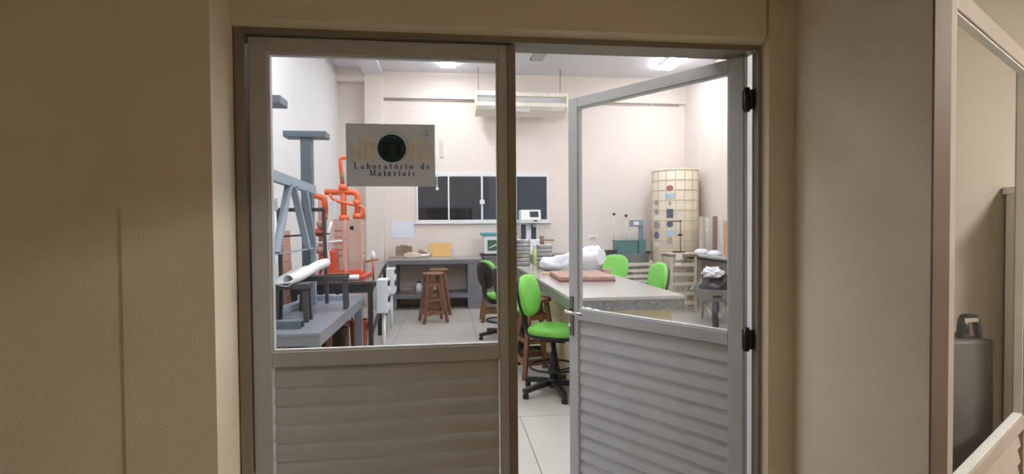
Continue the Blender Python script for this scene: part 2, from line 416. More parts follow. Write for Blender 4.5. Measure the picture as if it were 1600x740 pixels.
# lock plate, levers, hinges of the open leaf
obj('lock_plate', bx(BM(), .868, .893, 0, .006, .90, 1.10), mat('lock_steel', (112, 112, 108), .35, metal=.6), dR, bevel=.002)
def lever(y, s):
    b = BM(); tube(b, bend([(.875, y, 1.03), (.875, y+s*.05, 1.03), (.865, y+s*.052, 1.03), (.765, y+s*.05, 1.022)], .015), .008, 8)
    return b
obj('door_handle', lever(.006, 1), mChrome, dR); obj('door_handle', lever(-.036, -1), mChrome, dR)
b = BM(); tube(b, [(.88, .004, .955), (.88, .022, .955)], .009, 10); obj('lock_cylinder', b, mChrome, dR)
hg = None
for z in (.25, 1.02, 1.93):
    b = BM(); tube(b, [(-.012, .0, z-.045), (-.012, .0, z+.045)], .011, 10); bx(b, -.033, .004, -.022, .002, z-.036, z+.036)
    obj('hinge', b, mBlack, dR)
# ------------------------------------------------------------------ sign on the left leaf
SX, SZ, SW, SH = -.344, 1.600, .302, .215
sg = thing('sign', 'grey rectangular sign with a dark teal disc and lettering, stuck on the left door glass', 'sign', (SX, 1.8655, SZ))
obj('board', bx(BM(), 0, SW, -.004, 0, 0, SH), mSign, sg)
def plate(poly, y=-.0048, t=.0008):
    return prism(BM(), poly, 'y', y-t, y)
def rect(x0, x1, z0, z1): return [(x0, z0), (x1, z0), (x1, z1), (x0, z1)]
def disc(cx, cz, r, n=40): return [(cx+r*cos(2*pi*i/n), cz+r*sin(2*pi*i/n)) for i in range(n)]
b = BM()
for (x0, x1, h) in ((.018, .036, .075), (.04, .055, .115), (.058, .078, .135), (.08, .098, .10), (.205, .222, .10), (.225, .243, .12), (.25, .262, .14), (.264, .284, .09)):
    prism(b, rect(x0, x1, .086, .086+h*.65), 'y', -.0047, -.004)
obj('skyline_print', b, mSignGrey, sg)['kind'] = 'stuff'
cx, cz = .154, .131
b = BM(); n = 48
for i in range(n):
    a, c = 2*pi*i/n, 2*pi*(i+1)/n
    prism(b, [(cx+.006+.052*cos(t)*1, cz+.0055+.052*sin(t)) for t in (a, c)] + [(cx+.006+.0505*cos(t), cz+.0055+.0505*sin(t)) for t in (c, a)], 'y', -.0050, -.0044)
obj('ring_print', b, mSignDGrey, sg)
obj('disc_print', plate(disc(cx, cz, .0485), -.0052), mSignTeal, sg)
b = BM(); prism(b, rect(cx-.03, cx+.03, cz+.012, cz+.022), 'y', -.0064, -.006); prism(b, rect(cx-.03, cx-.008, cz-.03, cz+.012), 'y', -.0064, -.006); prism(b, rect(cx+.012, cx+.03, cz-.03, cz+.012), 'y', -.0064, -.006)
obj('disc_motif', b, mSignTealD, sg)
b = BM(); prism(b, rect(.2725, .2755, .183, .196), 'y', -.0052, -.0044); prism(b, rect(.266, .282, .177, .1805), 'y', -.0052, -.0044)
obj('emblem_print', b, mSignDGrey, sg)
# serif lettering drawn with strokes; unit height 1, thick stems and thin hairlines
TK, HL = .17, .06
def stroke(b, pts, wd, s, ox, oz):
    for p, q in zip(pts, pts[1:]):
        p, q = Vector(p), Vector(q); d = (q-p).normalized(); nn = Vector((-d.y, d.x))*wd/2; e = d*wd*.15
        prism(b, [(ox+s*v.x, oz+s*v.y) for v in (p-e-nn, q+e-nn, q+e+nn, p-e+nn)], 'y', -.0056, -.0046)
def arc(cx, cy, rx, ry, a0, a1, n=10): return [(cx+rx*cos(radians(a0+(a1-a0)*i/n)), cy+ry*sin(radians(a0+(a1-a0)*i/n))) for i in range(n+1)]
def bowl(cx, cy, rx, ry): # round letter: hairline ring with thick sides
    return [(arc(cx, cy, rx, ry, 0, 360, 20), HL), (arc(cx, cy, rx, ry, 130, 230, 6), TK), (arc(cx, cy, rx, ry, -50, 50, 6), TK)]
GL = {
 'L': (.72, [([(.18, 0), (.18, 1)], TK), ([(.02, 1), (.36, 1)], HL), ([(.02, 0), (.66, 0)], HL), ([(.66, 0), (.66, .25)], HL)]),
 'M': (1.0, [([(.12, 0), (.12, 1)], HL), ([(.12, 1), (.48, .05)], TK), ([(.48, .05), (.82, 1)], HL), ([(.84, 0), (.84, 1)], TK), ([(0, 0), (.26, 0)], HL), ([(.7, 0), (.98, 0)], HL), ([(0, 1), (.16, 1)], HL), ([(.8, 1), (.98, 1)], HL)]),
 'a': (.58, [([(.42, 0), (.42, .45)], TK), (arc(.24, .42, .18, .2, 10, 170), HL), (arc(.24, .17, .19, .17, 60, 320), HL), (arc(.2, .17, .15, .15, 130, 230, 5), TK), ([(.42, 0), (.56, .02)], HL)]),
 'b': (.6, [([(.12, 0), (.12, 1)], TK), ([(0, 1), (.12, 1)], HL)] + bowl(.3, .3, .2, .3)),
 'd': (.62, [([(.46, 0), (.46, 1)], TK), ([(.34, 1), (.46, 1)], HL), ([(.46, 0), (.58, 0)], HL)] + bowl(.26, .3, .2, .3)),
 'o': (.58, bowl(.27, .3, .22, .3)),
 'r': (.46, [([(.14, 0), (.14, .6)], TK), ([(0, .6), (.14, .6)], HL), ([(0, 0), (.3, 0)], HL), (arc(.3, .42, .14, .17, 160, 40, 6), HL), ([(.36, .53), (.42, .5)], TK*.8)]),
 't': (.4, [([(.18, .04), (.18, .85)], TK), ([(.02, .6), (.36, .6)], HL), (arc(.28, .1, .1, .1, 180, 340, 6), HL)]),
 'i': (.32, [([(.15, 0), (.15, .6)], TK), ([(.02, .6), (.15, .6)], HL), ([(.02, 0), (.28, 0)], HL), ([(.15, .78), (.15, .9)], TK)]),
 'e': (.54, [(arc(.26, .3, .2, .3, 0, 320, 16), HL), (arc(.26, .3, .2, .3, 120, 240, 6), TK), ([(.06, .31), (.46, .31)], HL)]),
 's': (.44, [(arc(.2, .45, .15, .15, 20, 270, 10), HL), (arc(.2, .15, .15, .15, 90, -160, 10), HL), ([(.1, .42), (.3, .18)], TK*.9)]),
 ' ': (.5, []),
}
GL['ó'] = (GL['o'][0], GL['o'][1] + [([(.24, .72), (.36, .92)], TK*.7)])
def write(txt, x0, x1, z, s):
    tot = sum(GL[c][0] for c in txt)*s; sp = (x1-x0-tot)/(len(txt)-1); b = BM(); x = x0
    for c in txt:
        for pts, wd in GL[c][1]: stroke(b, pts, wd, s, x, z)
        x += GL[c][0]*s + sp
    return b
obj('lettering', write('Laboratório de', .026, .284, .060, .0205), mInk, sg)['kind'] = 'stuff'
obj('lettering', write('Materiais', .078, .232, .0365, .0205), mInk, sg)['kind'] = 'stuff'

# ------------------------------------------------------------------ door of the room on the right
b = BM(); bx(b, 1.276, 1.325, 1.244, 1.2515, 0, 2.15); bx(b, 1.276, 1.326, .05, .064, 0, 2.15); bx(b, 1.276, 1.325, .064, 1.244, 2.136, 2.15)
struct('trim_8', b, mat('brown_grey_frame', (112, 100, 90), .5, metal=.3))
d3 = leaf('door_3', (1.327, 1.248, 0), math.atan2(.505, .863), -1, W=1.09, gt=2.04, gb=.71, rb=.655, st=.06, st2=.06, metal=mat('taupe_aluminium', (150, 142, 132), .5, metal=.1), pane=mSideGlass)

# ------------------------------------------------------------------ lamps
def ceiling_lamp(x, y, label, on=True, z=CEIL):
    t = thing('ceiling_lamp', label, 'lamp', (x, y, z), 0, 'fluorescent ceiling lamps')
    b = BM(); prism(b, [(-.13, -.075), (-.10, 0), (.10, 0), (.13, -.075), (.125, -.075), (.095, -.012), (-.095, -.012), (-.125, -.075)], 'y', -.62, .62)
    obj('housing', b, mAluW, t)
    if on:
        obj('diffuser', bx(BM(), -.128, .128, -.622, .622, -.092, -.06), mLampOn, t)
    else:
        for s in (-.06, .06):
            b = BM(); tube(b, [(s, -.59, -.055), (s, .59, -.055)], .014, 10); obj('tube', b, mTubeOff, t)
        for s in (-.62, .60): obj('end_cap', bx(BM(), -.1, .1, s, s+.02, -.075, -.012), mAluW, t)
    return t
ceiling_lamp(.03, 8.64, 'lit ceiling lamp just visible above the sign, under the door top rail')
ceiling_lamp(1.5, 8.24, 'unlit twin tube ceiling lamp above the air conditioner', False)
ceiling_lamp(3.85, 8.40, 'lit fluorescent ceiling lamp above the open door leaf')
ceiling_lamp(-.95, 2.95, 'lit ceiling lamp over the near left of the laboratory, out of the picture')
ceiling_lamp(3.4, 4.3, 'lit ceiling lamp over the near right of the laboratory, out of the picture')
ceiling_lamp(1.9, 5.8, 'added fill lamp over the middle of the laboratory, out of the picture')  # extra lamp added to brighten the lower back wall
ceiling_lamp(2.35, 3.15, 'added fill lamp close behind the open door leaf, out of the picture')  # put in to throw more light on the reveal left of the door
ceiling_lamp(-.95, 5.5, 'added fill lamp over the left middle of the laboratory, out of the picture')  # unseen extra source, added to lift the left wall
def flat_lamp(x, y, z, m, label):
    t = thing('ceiling_light', label, 'lamp', (x, y, z)); obj('housing', bx(BM(), -.3, .3, -.3, .3, -.05, 0), mAluW, t); obj('diffuser', bx(BM(), -.27, .27, -.27, .27, -.06, -.051), m, t)
flat_lamp(-3.0, -.7, 2.9, mHallOn, 'warm square ceiling light at the left end of the corridor')
flat_lamp(.9, -2.0, 2.9, mHallOn, 'warm square ceiling light of the corridor, behind the viewer')
flat_lamp(3.7, .3, 2.9, mSideOn, 'square ceiling light of the room on the right')

# ------------------------------------------------------------------ air conditioner
ac = thing('air_conditioner', 'long cream air conditioner hung below the ceiling beam over the window', 'air conditioner', (.51, 9.3, 3.47))
AW = 1.66
prof = [(.38, .39), (.05, .39), (0, .36), (0, .30), (.05, .285), (.06, .20), (.005, .185), (.0, .12), (.06, .06), (.38, .0)]
obj('body', prism(BM(), prof, 'x', .03, AW-.03), mat('ac_body', (232, 226, 212), .45), ac)
cap = [(.385, .395), (.045, .395), (-.008, .365), (-.008, .11), (.055, .05), (.385, -.008)]
for x in (0, AW-.03): obj('end_cap', prism(BM(), cap, 'x', x, x+.03), mCreamPl, ac, bevel=.006)
for i in range(4): obj('grille_slat', bx(BM(), .04, AW-.04, .035, .055, .212+.019*i, .218+.019*i), mWhitePl, ac)
obj('air_flap', bxc(BM(), (.8, .045, .065), (.34, .006, .07), (.5, 0, 0)), mAluW, ac)
for x in (.06, AW-.1):
    b = BM(); tube(b, [(x, .2, .39), (x, .2, CEIL-3.47)], .007, 8); obj('hanger_rod', b, mAluDark, ac)
t = thing('conduit', 'thin grey pipe run along the back wall below the beam', 'pipe', (0, 9.935, 3.80))
for x0, x1 in ((-1.15, .51), (2.2, 4.55)):
    b = BM(); tube(b, [(x0, 0, 0), (x1, 0, 0)], .010, 8); obj('pipe', b, mat('conduit_grey', (176, 168, 158), .5), t)
b = BM(); tube(b, [(3.98, -.012, 0), (3.98, -.012, .18)], .022, 8); obj('drop_pipe', b, mWhitePl, t)
tag(obj('wall_strip', bx(BM(), -.035, .035, -.02, 0, 0, .32), mat('strip_grey', (206, 200, 194), .6), None, (-.1, 9.95, 2.75)), 'slim pale grey strip on the back wall above the window', 'strip')
t = thing('wall_socket', 'small grey socket on the back wall above the white sack', 'socket', (2.80, 9.95, 1.22)); obj('plate', bx(BM(), -.08, .08, -.015, 0, -.03, .03), mSignGrey, t, bevel=.003); obj('outlet', bx(BM(), -.05, .05, -.02, -.015, -.012, .012), mGreyBr, t)
tag(obj('paper_sheet', bx(BM(), 0, .42, -.004, 0, 0, .31), mPaperBlue, None, (-1.04, 9.949, 1.25)), 'pale bluish paper sheet taped to the back wall left of the window', 'paper')

# ------------------------------------------------------------------ back left shelf bench
sb = thing('shelf_bench', 'grey concrete bench with a lower shelf against the back wall', 'bench', (-1.04, 9.25, 0))
obj('worktop', bx(BM(), 0, 1.64, 0, .69, .865, .90), mConcTop, sb, bevel=.004)
obj('apron', bx(BM(), 0, 1.64, .01, .69, .80, .865), mConc, sb, bevel=.003)
obj('leg', bx(BM(), .02, .14, .02, .69, 0, .80), mConc, sb); obj('leg', bx(BM(), 1.38, 1.63, .02, .69, 0, .80), mConc, sb)
obj('shelf', bx(BM(), .14, 1.38, .03, .69, .20, .27), mConc, sb, bevel=.003)
bb = thing('back_bench', 'long dark grey bench along the back wall with a rounded right end', 'bench', (.62, 9.2, 0))
poly = [(0, 0), (2.85, 0)] + [(2.85+.28*sin(a), .28-.28*cos(a)) for a in [pi/2*i/8 for i in range(1, 9)]] + [(3.13, .74), (0, .74)]
obj('worktop', prism(BM(), poly, 'z', .895, .93), mat('dark_worktop', (108, 112, 114), .3), bb)
poly2 = [(x*.99+.01, y*.98+.015) for x, y in poly]
obj('apron', prism(BM(), poly2, 'z', .68, .895), mat('teal_grey_apron', (104, 112, 112), .5), bb)
for x in (.05, 1.5, 2.75): obj('leg', bx(BM(), x, x+.15, .1, .72, 0, .68), mConc, bb)

# items on the shelf bench
t = thing('paper_box', 'open brown box with rubble beside the tray of stones', 'box', (-.79, 9.66, .90))
b = BM(); bx(b, -.14, .14, -.1, .1, 0, .01); bx(b, -.14, .14, -.1, -.09, .01, .21); bx(b, -.14, .14, .09, .1, .01, .2); bx(b, -.14, -.13, -.09, .09, .01, .2); bx(b, .13, .14, -.09, .09, .01, .2)
obj('carton', b, mStone, t); obj('filling', blob(BM(), (.12, .085, .08), 3, .4, 3), mStone, t, (0, 0, .15))
tag(obj('paper_bundle', blob(BM(), (.15, .07, .065), 5, .35, 2.2, flat=-.045), mStoneL, None, (-.62, 9.37, .946), (0, 0, .1)), 'crumpled pale paper bundle leaning before the brown box', 'bundle')
tag(obj('paper_stack', bx(BM(), -.13, .13, -.09, .09, 0, .04), mGreyBr, None, (-.90, 9.40, .90), (0, 0, .1), bevel=.004), 'flat grey stack at the left end of the shelf bench', 'papers')
t = thing('tray', 'round metal tray heaped with stones on the shelf bench', 'tray', (-.46, 9.60, .90))
b = BM(); lathe(b, [(0, .004), (.15, .004), (.17, .07), (.176, .07), (.156, 0), (0, 0)], 24); obj('pan', b, mSteel, t)
pts = [(-.1, -.03), (-.03, -.08), (.05, -.06), (.11, 0), (.02, .02), (-.06, .06), (.07, .08), (0, .11), (-.02, -.01), (.04, .01)]
stone_lab = ['leftmost stone', 'stone at the near rim', 'second stone from the near right', 'rightmost stone', 'stone in the middle', 'stone at the far left', 'stone at the far right', 'stone at the far rim', 'topmost stone', 'stone beside the topmost one']
for i, (x, y) in enumerate(pts):
    tag(obj('stone', blob(BM(), (.05, .045, .036), 11+i, .4, 1.6, 2), mStone if i % 3 else mStoneL, None, (-.46+x, 9.60+y, .955+(.05 if i > 7 else .0)+.008*(i % 2))), 'rough brown %s in the metal tray' % stone_lab[i], 'stone', 'stones in the metal tray')
tag(obj('wood_plank', bx(BM(), -.195, .195, -.015, .015, 0, .255), mWood, None, (-.145, 9.74, .902), (-.14, 0, 0), bevel=.002), 'light yellow square wooden board leaning upright on the shelf bench', 'board')
def bottle(x, y, z, label, m1, m2, h=.2, r=.05):
    t = thing('plastic_bottle', label, 'bottle', (x, y, z))
    b = BM(); lathe(b, [(0, 0), (r, .004), (r, h*.66), (r*.5, h*.82), (r*.5, h*.88), (0, h*.88)], 16); obj('body', b, m1, t)
    b = BM(); lathe(b, [(0, h*.88), (r*.56, h*.88), (r*.56, h), (0, h)], 16); obj('cap', b, m2, t); return t
bottle(-.52, 9.42, .27, 'white bottle with black cap on the lower shelf behind the stool', mWhitePl, mBlack, .22, .055)
tag(obj('paper_packet', bxc(BM(), (0, 0, .1), (.1, .02, .2), (.15, 0, .2)), mPaper, None, (-.38, 9.38, .27)), 'white paper packet upright beside the white bottle on the lower shelf', 'packet')
t = thing('stone_slab', 'long brown slab lying on the lower shelf at left', 'slab', (-.66, 9.55, .27)); obj('slab', bx(BM(), -.2, .14, -.1, .1, 0, .05), mBrownPost, t, bevel=.01); obj('upper_slab', bx(BM(), -.18, .08, -.08, .1, .05, .1), mGreyBr, t, bevel=.01)

# wooden stools
def make_stool(name, label, wood, loc, rz, group, h=.755):
    t = thing(name, label, 'stool', loc, rz, group)
    b = BM(); lathe(b, [(0, h-.035), (.155, h-.035), (.165, h-.025), (.165, h-.008), (.155, h), (0, h)], 28); obj('seat', b, wood, t)
    q = []
    for sx, sy in ((1, 1), (-1, 1), (-1, -1), (1, -1)):
        p0 = Vector((sx*.085, sy*.085, h-.035)); p1 = Vector((sx*.175, sy*.175, 0)); q.append((p0, p1))
        b = BM(); bar(b, p0, p1, .04, .04, (sx, -sy, 0)); obj('leg', b, wood, t)
    for zf, hh in ((.80, .05), (.48, .035), (.22, .06)):
        for i in range(4):
            a = q[i][0].lerp(q[i][1], 1-zf) ; c = q[(i+1) % 4][0].lerp(q[(i+1) % 4][1], 1-zf)
            b = BM(); bar(b, a, c, .018, hh); obj('stretcher', b, wood, t)
    return t
st1 = make_stool('wooden_stool', 'tall reddish wooden stool in front of the shelf bench', mStoolWood, (-.235, 8.12, 0), .25, 'wooden laboratory stools')
dup(st1, (-.165, 8.82, 0), .1, 'reddish wooden stool half hidden behind the front one at the shelf bench', 'wooden laboratory stools')
st3 = make_stool('wooden_stool', 'brown wooden stool beside the island, behind the nearest green chair', mStoolWood2, (.84, 5.08, 0), .2, 'wooden laboratory stools')
dup(st3, (.68, 8.05, 0), .0, 'brown wooden stool behind the green chairs near the back bench', 'wooden laboratory stools')

# machine and digital instrument on the back bench
t = thing('white_machine', 'white benchtop machine with teal lid and green panel, left of the digital instrument', 'machine', (.64, 9.35, .93))
obj('body', bx(BM(), 0, .6, 0, .4, .03, .36), mWhitePl, t, bevel=.012); obj('lid', bx(BM(), -.05, .6, -.03, .42, .36, .41), mTealLid, t, bevel=.012)
obj('foot', bx(BM(), -.06, .6, -.04, .4, 0, .03), mBlack, t); obj('panel', bx(BM(), .06, .55, -.008, 0, .09, .28), mGreenScr, t, bevel=.004)
b = BM()
a = [Vector((.08+.4*i/8, -.01, .13+.12*math.sin(i/8*pi/2))) for i in range(9)]; tube(b, a, .011, 6); obj('arc_stripe', b, mWhiteSt, t)
t = thing('digital_tester', 'white digital testing instrument with a display head on two columns, beside the window edge', 'instrument', (1.49, 9.6, .93))
obj('base', bx(BM(), -.2, .2, -.2, .2, 0, .28), mWhitePl, t, bevel=.015)
obj('body', bx(BM(), -.15, .17, .02, .18, .28, .62), mWhitePl, t, bevel=.01)
for x in (-.105, .09): obj('column', bx(BM(), x-.045, x+.045, -.02, .02, .28, .55), mDisplay, t, bevel=.01)
obj('spindle', lathe(BM(), [(0, .5), (.03, .5), (.03, .57), (0, .57)], 14, (.09, -.06, 0)), mSteel, t)
obj('head', prism(BM(), [(-.165, .575), (.16, .575), (.16, .82), (-.10, .82), (-.175, .64)], 'x', -.17, .2), mat('tester_shell', (222, 226, 222), .45, var=.02), t, bevel=.012)
obj('display', bxc(BM(), (.075, -.139, .738), (.16, .014, .11), (-.395, 0, 0)), mDisplay, t, bevel=.004)
obj('button', bx(BM(), .06, .13, -.178, -.165, .61, .63), mBlack, t)

# teal box, rods, device, trays on the right of the back bench
t = thing('teal_box', 'teal metal box on the back bench', 'box', (3.08, 9.28, .93)); obj('body', bx(BM(), 0, .38, 0, .3, 0, .24), mTeal, t, bevel=.006); obj('rim', bx(BM(), -.008, .388, -.008, .308, .22, .25), mTeal, t, bevel=.003)
for x, y, h, lb in ((3.14, 9.68, .71, 'thin steel rod with black knob standing left, behind the teal box'), (3.385, 9.70, .68, 'thin steel rod with black knob standing right, behind the teal box')):
    t = thing('rod_stand', lb, 'rod', (x, y, .93)); b = BM(); tube(b, [(0, 0, .0), (0, 0, h)], .008, 8); obj('rod', b, mSteel, t)
    b = BM(); lathe(b, [(0, h), (.012, h), (.035, h+.03), (.03, h+.045), (0, h+.05)], 12); obj('knob', b, mBlack, t); obj('base', lathe(BM(), [(0, 0), (.05, 0), (.05, .012), (0, .012)], 16), mBlackMetal, t)
t = thing('meter_device', 'grey blue measuring device on a column right of the teal box', 'instrument', (3.54, 9.35, .93))
obj('base', bx(BM(), -.06, .07, -.08, .1, 0, .25), mTeal, t, bevel=.006); obj('column', bx(BM(), -.03, .05, -.02, .05, .25, .55), mBlueDev, t, bevel=.01); obj('head', bx(BM(), -.2, .03, -.06, .06, .50, .62), mBlueDev, t, bevel=.01)
obj('dial', bx(BM(), -.15, -.06, -.07, -.06, .53, .59), mWhiteSt, t)
t = thing('base_plate', 'black flat plate under the grey blue device', 'plate', (3.6, 9.5, .93)); obj('plate', bx(BM(), .04, .12, -.2, .2, 0, .04), mBlack, t)
t = thing('instrument_tray', 'white tray on a black base on the back bench behind the white sack', 'tray', (2.55, 9.5, .93)); obj('tray', bx(BM(), -.25, .3, -.2, .2, .012, .055), mWhitePl, t, bevel=.005); obj('foot', bx(BM(), -.27, .32, -.22, .2, 0, .012), mBlackMetal, t); obj('insert', bx(BM(), -.22, .27, -.17, .17, .055, .058), mBlueDev, t)
tag(obj('black_case', bx(BM(), -.09, .09, -.12, .12, 0, .07), mBlack, None, (2.98, 9.42, .93), bevel=.006), 'small black case left of the teal box', 'case')

# ------------------------------------------------------------------ island
isl = thing('island_bench', 'long granite island bench on a beige base in the middle of the laboratory', 'bench', (.935, 3.95, 0))
IL = 3.75
obj('worktop', bx(BM(), 0, .925, .0, IL, .873, .90), mGranTop, isl, bevel=.003)
b = BM(); bx(b, .004, .921, .004, .03, .79, .873); bx(b, .004, .03, .03, IL-.03, .79, .873); bx(b, .895, .921, .03, IL-.03, .79, .873); bx(b, .004, .921, IL-.03, IL-.004, .79, .873)
obj('apron', b, mGranSide, isl)
obj('base', bx(BM(), .17, .86, .1, IL-.15, 0, .873), mBeigeBase, isl)
# sieve stacks
def sieve(m, r=.100, h=.052):
    b = BM(); lathe(b, [(r*.93, 0), (r*.93, .009), (r, .012), (r, h-.010), (r+.006, h-.008), (r+.008, h-.003), (r+.006, h), (r-.002, h), (r-.004, .016), (0, .016)], 32); return b
s0 = {}; mSkirtShade = mat('sieve_skirt_shade', (86, 86, 84), .4, metal=.5)  # skirt coloured dark for the shaded gaps and reflection bands between sieves
for stack, (cx_, cy_, n, nm) in enumerate(((1.055, 7.36, 7, 'left'), (1.25, 6.77, 6, 'right'))):
    for i in range(n):
        br = (stack == 1 and i < 2) or (stack == 0 and i in (2,)); m = mBrass if br else mSteel
        k = n-1-i; word = 'topmost' if k == 0 else ('lowest' if i == 0 else ORD[k] + ' from the top')
        if m.name not in s0:
            t = thing('test_sieve', '', 'sieve', (cx_, cy_, .90+.052*i), .4*i, 'stacked test sieves')
            obj('frame', sieve(m), m, t); obj('shaded_skirt', lathe(BM(), [(.095, -.001), (.1015, -.001), (.1015, .012), (.095, .012)], 32), mSkirtShade, t); obj('mesh_screen', lathe(BM(), [(0, .016), (.098, .016), (.098, .018), (0, .018)], 24), mGreyBr, t); s0[m.name] = t
        else: t = dup(s0[m.name], (cx_, cy_, .90+.052*i), .4*i, '', 'stacked test sieves')
        t['label'] = '%s round %s sieve, %s of the %s stack on the island' % ('brassy' if br else 'steel', 'metal', word, nm)
t = thing('mallet', 'brown mallet standing on its head on the right sieve stack', 'mallet', (1.22, 6.77, .90+.052*6+.002))
b = BM(); lathe(b, [(0, 0), (.026, 0), (.03, .02), (.03, .1), (.026, .115), (0, .115)], 14); obj('head', b, mBrownPost, t)
b = BM(); tube(b, [(.02, 0, .058), (.16, -.02, .056)], [.011, .014], 10); obj('handle', b, mat('mallet_handle', (150, 120, 112), .5), t)
bottle(1.245, 7.42, .90, 'pale lime plastic bottle between the two sieve stacks', mLime, mWhitePl, .29, .055)
# sack: a half filled plastic sack, low blunt end left, open end standing up at the right
b = BM(); rings = []; NR, NS = 30, 32
for i in range(NR+1):
    u = -1 + 2*i/NR; e = max(0.0, 1-abs(u)**5)**.5
    if u > 0: e = max(.55, e) if i < NR else .5
    hw = (.135 + .05*(u+1)/2)*e; hh = (.085 + .085*max(0, (u+.6)/1.6))*e; zc = .085 + .12*max(0, (u+.2)/1.2)**1.3
    ring = []
    for j in range(NS):
        a = 2*pi*j/NS; p = Vector((u*.43, hw*cos(a), zc + hh*sin(a)))
        q = Vector((u*1.6, cos(a)*1.2, sin(a)*1.2))
        d = noise.noise(q*1.5+Vector((4, 1, 7)))*.028 + abs(noise.noise(q*4.2+Vector((1, 9, 2))))*.040
        p += Vector((0, cos(a), sin(a)))*d; p.z = max(p.z, .003 + (.05*max(0, u)))
        ring.append(b.verts.new(p))
    rings.append(ring)
for A, B in zip(rings, rings[1:]):
    for j in range(NS): f = b.faces.new((A[j], A[(j+1) % NS], B[(j+1) % NS], B[j])); f.smooth = True
b.faces.new(rings[0][::-1]); b.faces.new(rings[-1])
tag(obj('plastic_sack', b, mBag, None, (1.47, 6.22, .90), (0, 0, -.80)), 'crumpled white plastic sack lying on the island behind the red board', 'sack')
# board of strips
t = thing('wooden_board', 'flat reddish wooden board of glued strips on the island top', 'board', (1.085, 5.06, .90), -.06)
obj('base', bx(BM(), 0, .56, 0, .74, 0, .022), mBoardEdge, t, bevel=.002)
for i in range(4):
    for j in range(3):
        obj('strip', bx(BM(), .004+.139*i, .138+.139*i, .004+.245*j, .245+.245*j, .022, .05), mBoard, t, bevel=.002)
tag(obj('wood_block', bx(BM(), -.09, .09, -.03, .03, 0, .035), mat('pale_block_wood', (206, 180, 150), .6), None, (1.15, 5.86, .90), (0, 0, .2), bevel=.003), 'small pale wooden block behind the red board, near the sack', 'block')
tag(obj('wood_offcut', bx(BM(), -.05, .05, -.04, .04, 0, .05), mBoard, None, (1.81, 5.90, .90), (0, 0, .3), bevel=.003), 'small reddish offcut by the right end of the sack', 'block')

# ------------------------------------------------------------------ green chairs (facing local +x)
def make_chair(loc, rz, label):
    t = thing('swivel_chair', label, 'chair', loc, rz, 'green laboratory swivel chairs')
    o = obj('seat', cushion(BM(), .45, .43, .085, .62, 32, 10, .55), mGreen, t, (0.02, 0, .555))
    obj('seat_shell', cushion(BM(), .42, .40, .05, .62, 24, 6, .5), mBlack, t, (0.02, 0, .512))
    b = BM(); cushion(b, .37, .39, .07, .78, 32, 10, .6)
    for v in b.verts:
        x, y, z = v.co; v.co = Vector((z + .5*y*y, y, x))
    obj('backrest', b, mGreen, t, (-.235, 0, .845), (0, -.16, 0))
    b = BM(); cushion(b, .35, .37, .035, .78, 28, 6, .5)
    for v in b.verts:
        x, y, z = v.co; v.co = Vector((z + .5*y*y, y, x))
    obj('back_shell', b, mBlack, t, (-.272, 0, .835), (0, -.16, 0))
    b = BM(); P = bend([(.02, 0, .48), (-.20, 0, .47), (-.27, 0, .56), (-.29, 0, .86)], .08, 5)
    for p, q in zip(P, P[1:]): bar(b, p, q, .075, .022, (1, 0, .3))
    obj('back_support', b, mBlack, t)
    obj('mechanism', bx(BM(), -.1, .12, -.07, .07, .455, .495), mBlack, t, bevel=.008)
    b = BM(); tube(b, [(.03, .07, .475), (.05, .22, .475)], .007, 8); tube(b, [(.05, .2, .475), (.052, .25, .475)], .013, 8); obj('lever', b, mBlack, t)
    b = BM(); lathe(b, [(0, .06), (.035, .06), (.035, .28), (.028, .285), (.028, .36), (.017, .365), (.017, .46), (0, .46)], 18); obj('gas_column', b, mBlack, t)
    b = BM(); tube(b, [(.21*cos(2*pi*i/32), .21*sin(2*pi*i/32), .235) for i in range(33)], .010, 8, False)
    for i in range(3):
        a = 2*pi*i/3+.4; tube(b, [(.03*cos(a), .03*sin(a), .19), (.21*cos(a), .21*sin(a), .235)], .008, 6)
    lathe(b, [(.034, .17), (.05, .17), (.05, .215), (.034, .215)], 18)
    obj('foot_ring', b, mBlackMetal, t)
    for i in range(5):
        a = 2*pi*i/5 + .35; d = Vector((cos(a), sin(a), 0)); b = BM()
        for p, q, w1 in ((d*.02+Vector((0, 0, .10)), d*.17+Vector((0, 0, .085)), .055), (d*.16+Vector((0, 0, .086)), d*.31+Vector((0, 0, .062)), .045)): bar(b, p, q, w1, .04)
        l = obj('leg', b, mBlack, t, bevel=.004)
        b = BM(); lathe(b, [(0, 0), (.026, 0), (.026, .03), (.014, .05), (0, .05)], 12, d*.29); obj('glide', b, mBlack, l)
    obj('hub', lathe(BM(), [(0, .055), (.055, .055), (.055, .12), (.04, .13), (0, .13)], 18), mBlack, t)
    return t
c1 = make_chair((.905, 4.48, 0), radians(-32), 'nearest bright green swivel chair with black base, in the door gap')
dup(c1, (.80, 5.72, 0), radians(18), 'green swivel chair tucked under the island, second from the doorway', 'green laboratory swivel chairs')
dup(c1, (.69, 6.78, 0), radians(30), 'green swivel chair farthest from the door on the left side of the island', 'green laboratory swivel chairs')
dup(c1, (2.34, 7.28, 0), radians(-118), 'green swivel chair behind the island seen broadside, before the back bench', 'green laboratory swivel chairs')
dup(c1, (2.17, 5.75, 0), radians(-173), 'green swivel chair at the right edge of the island, leaning back', 'green laboratory swivel chairs')

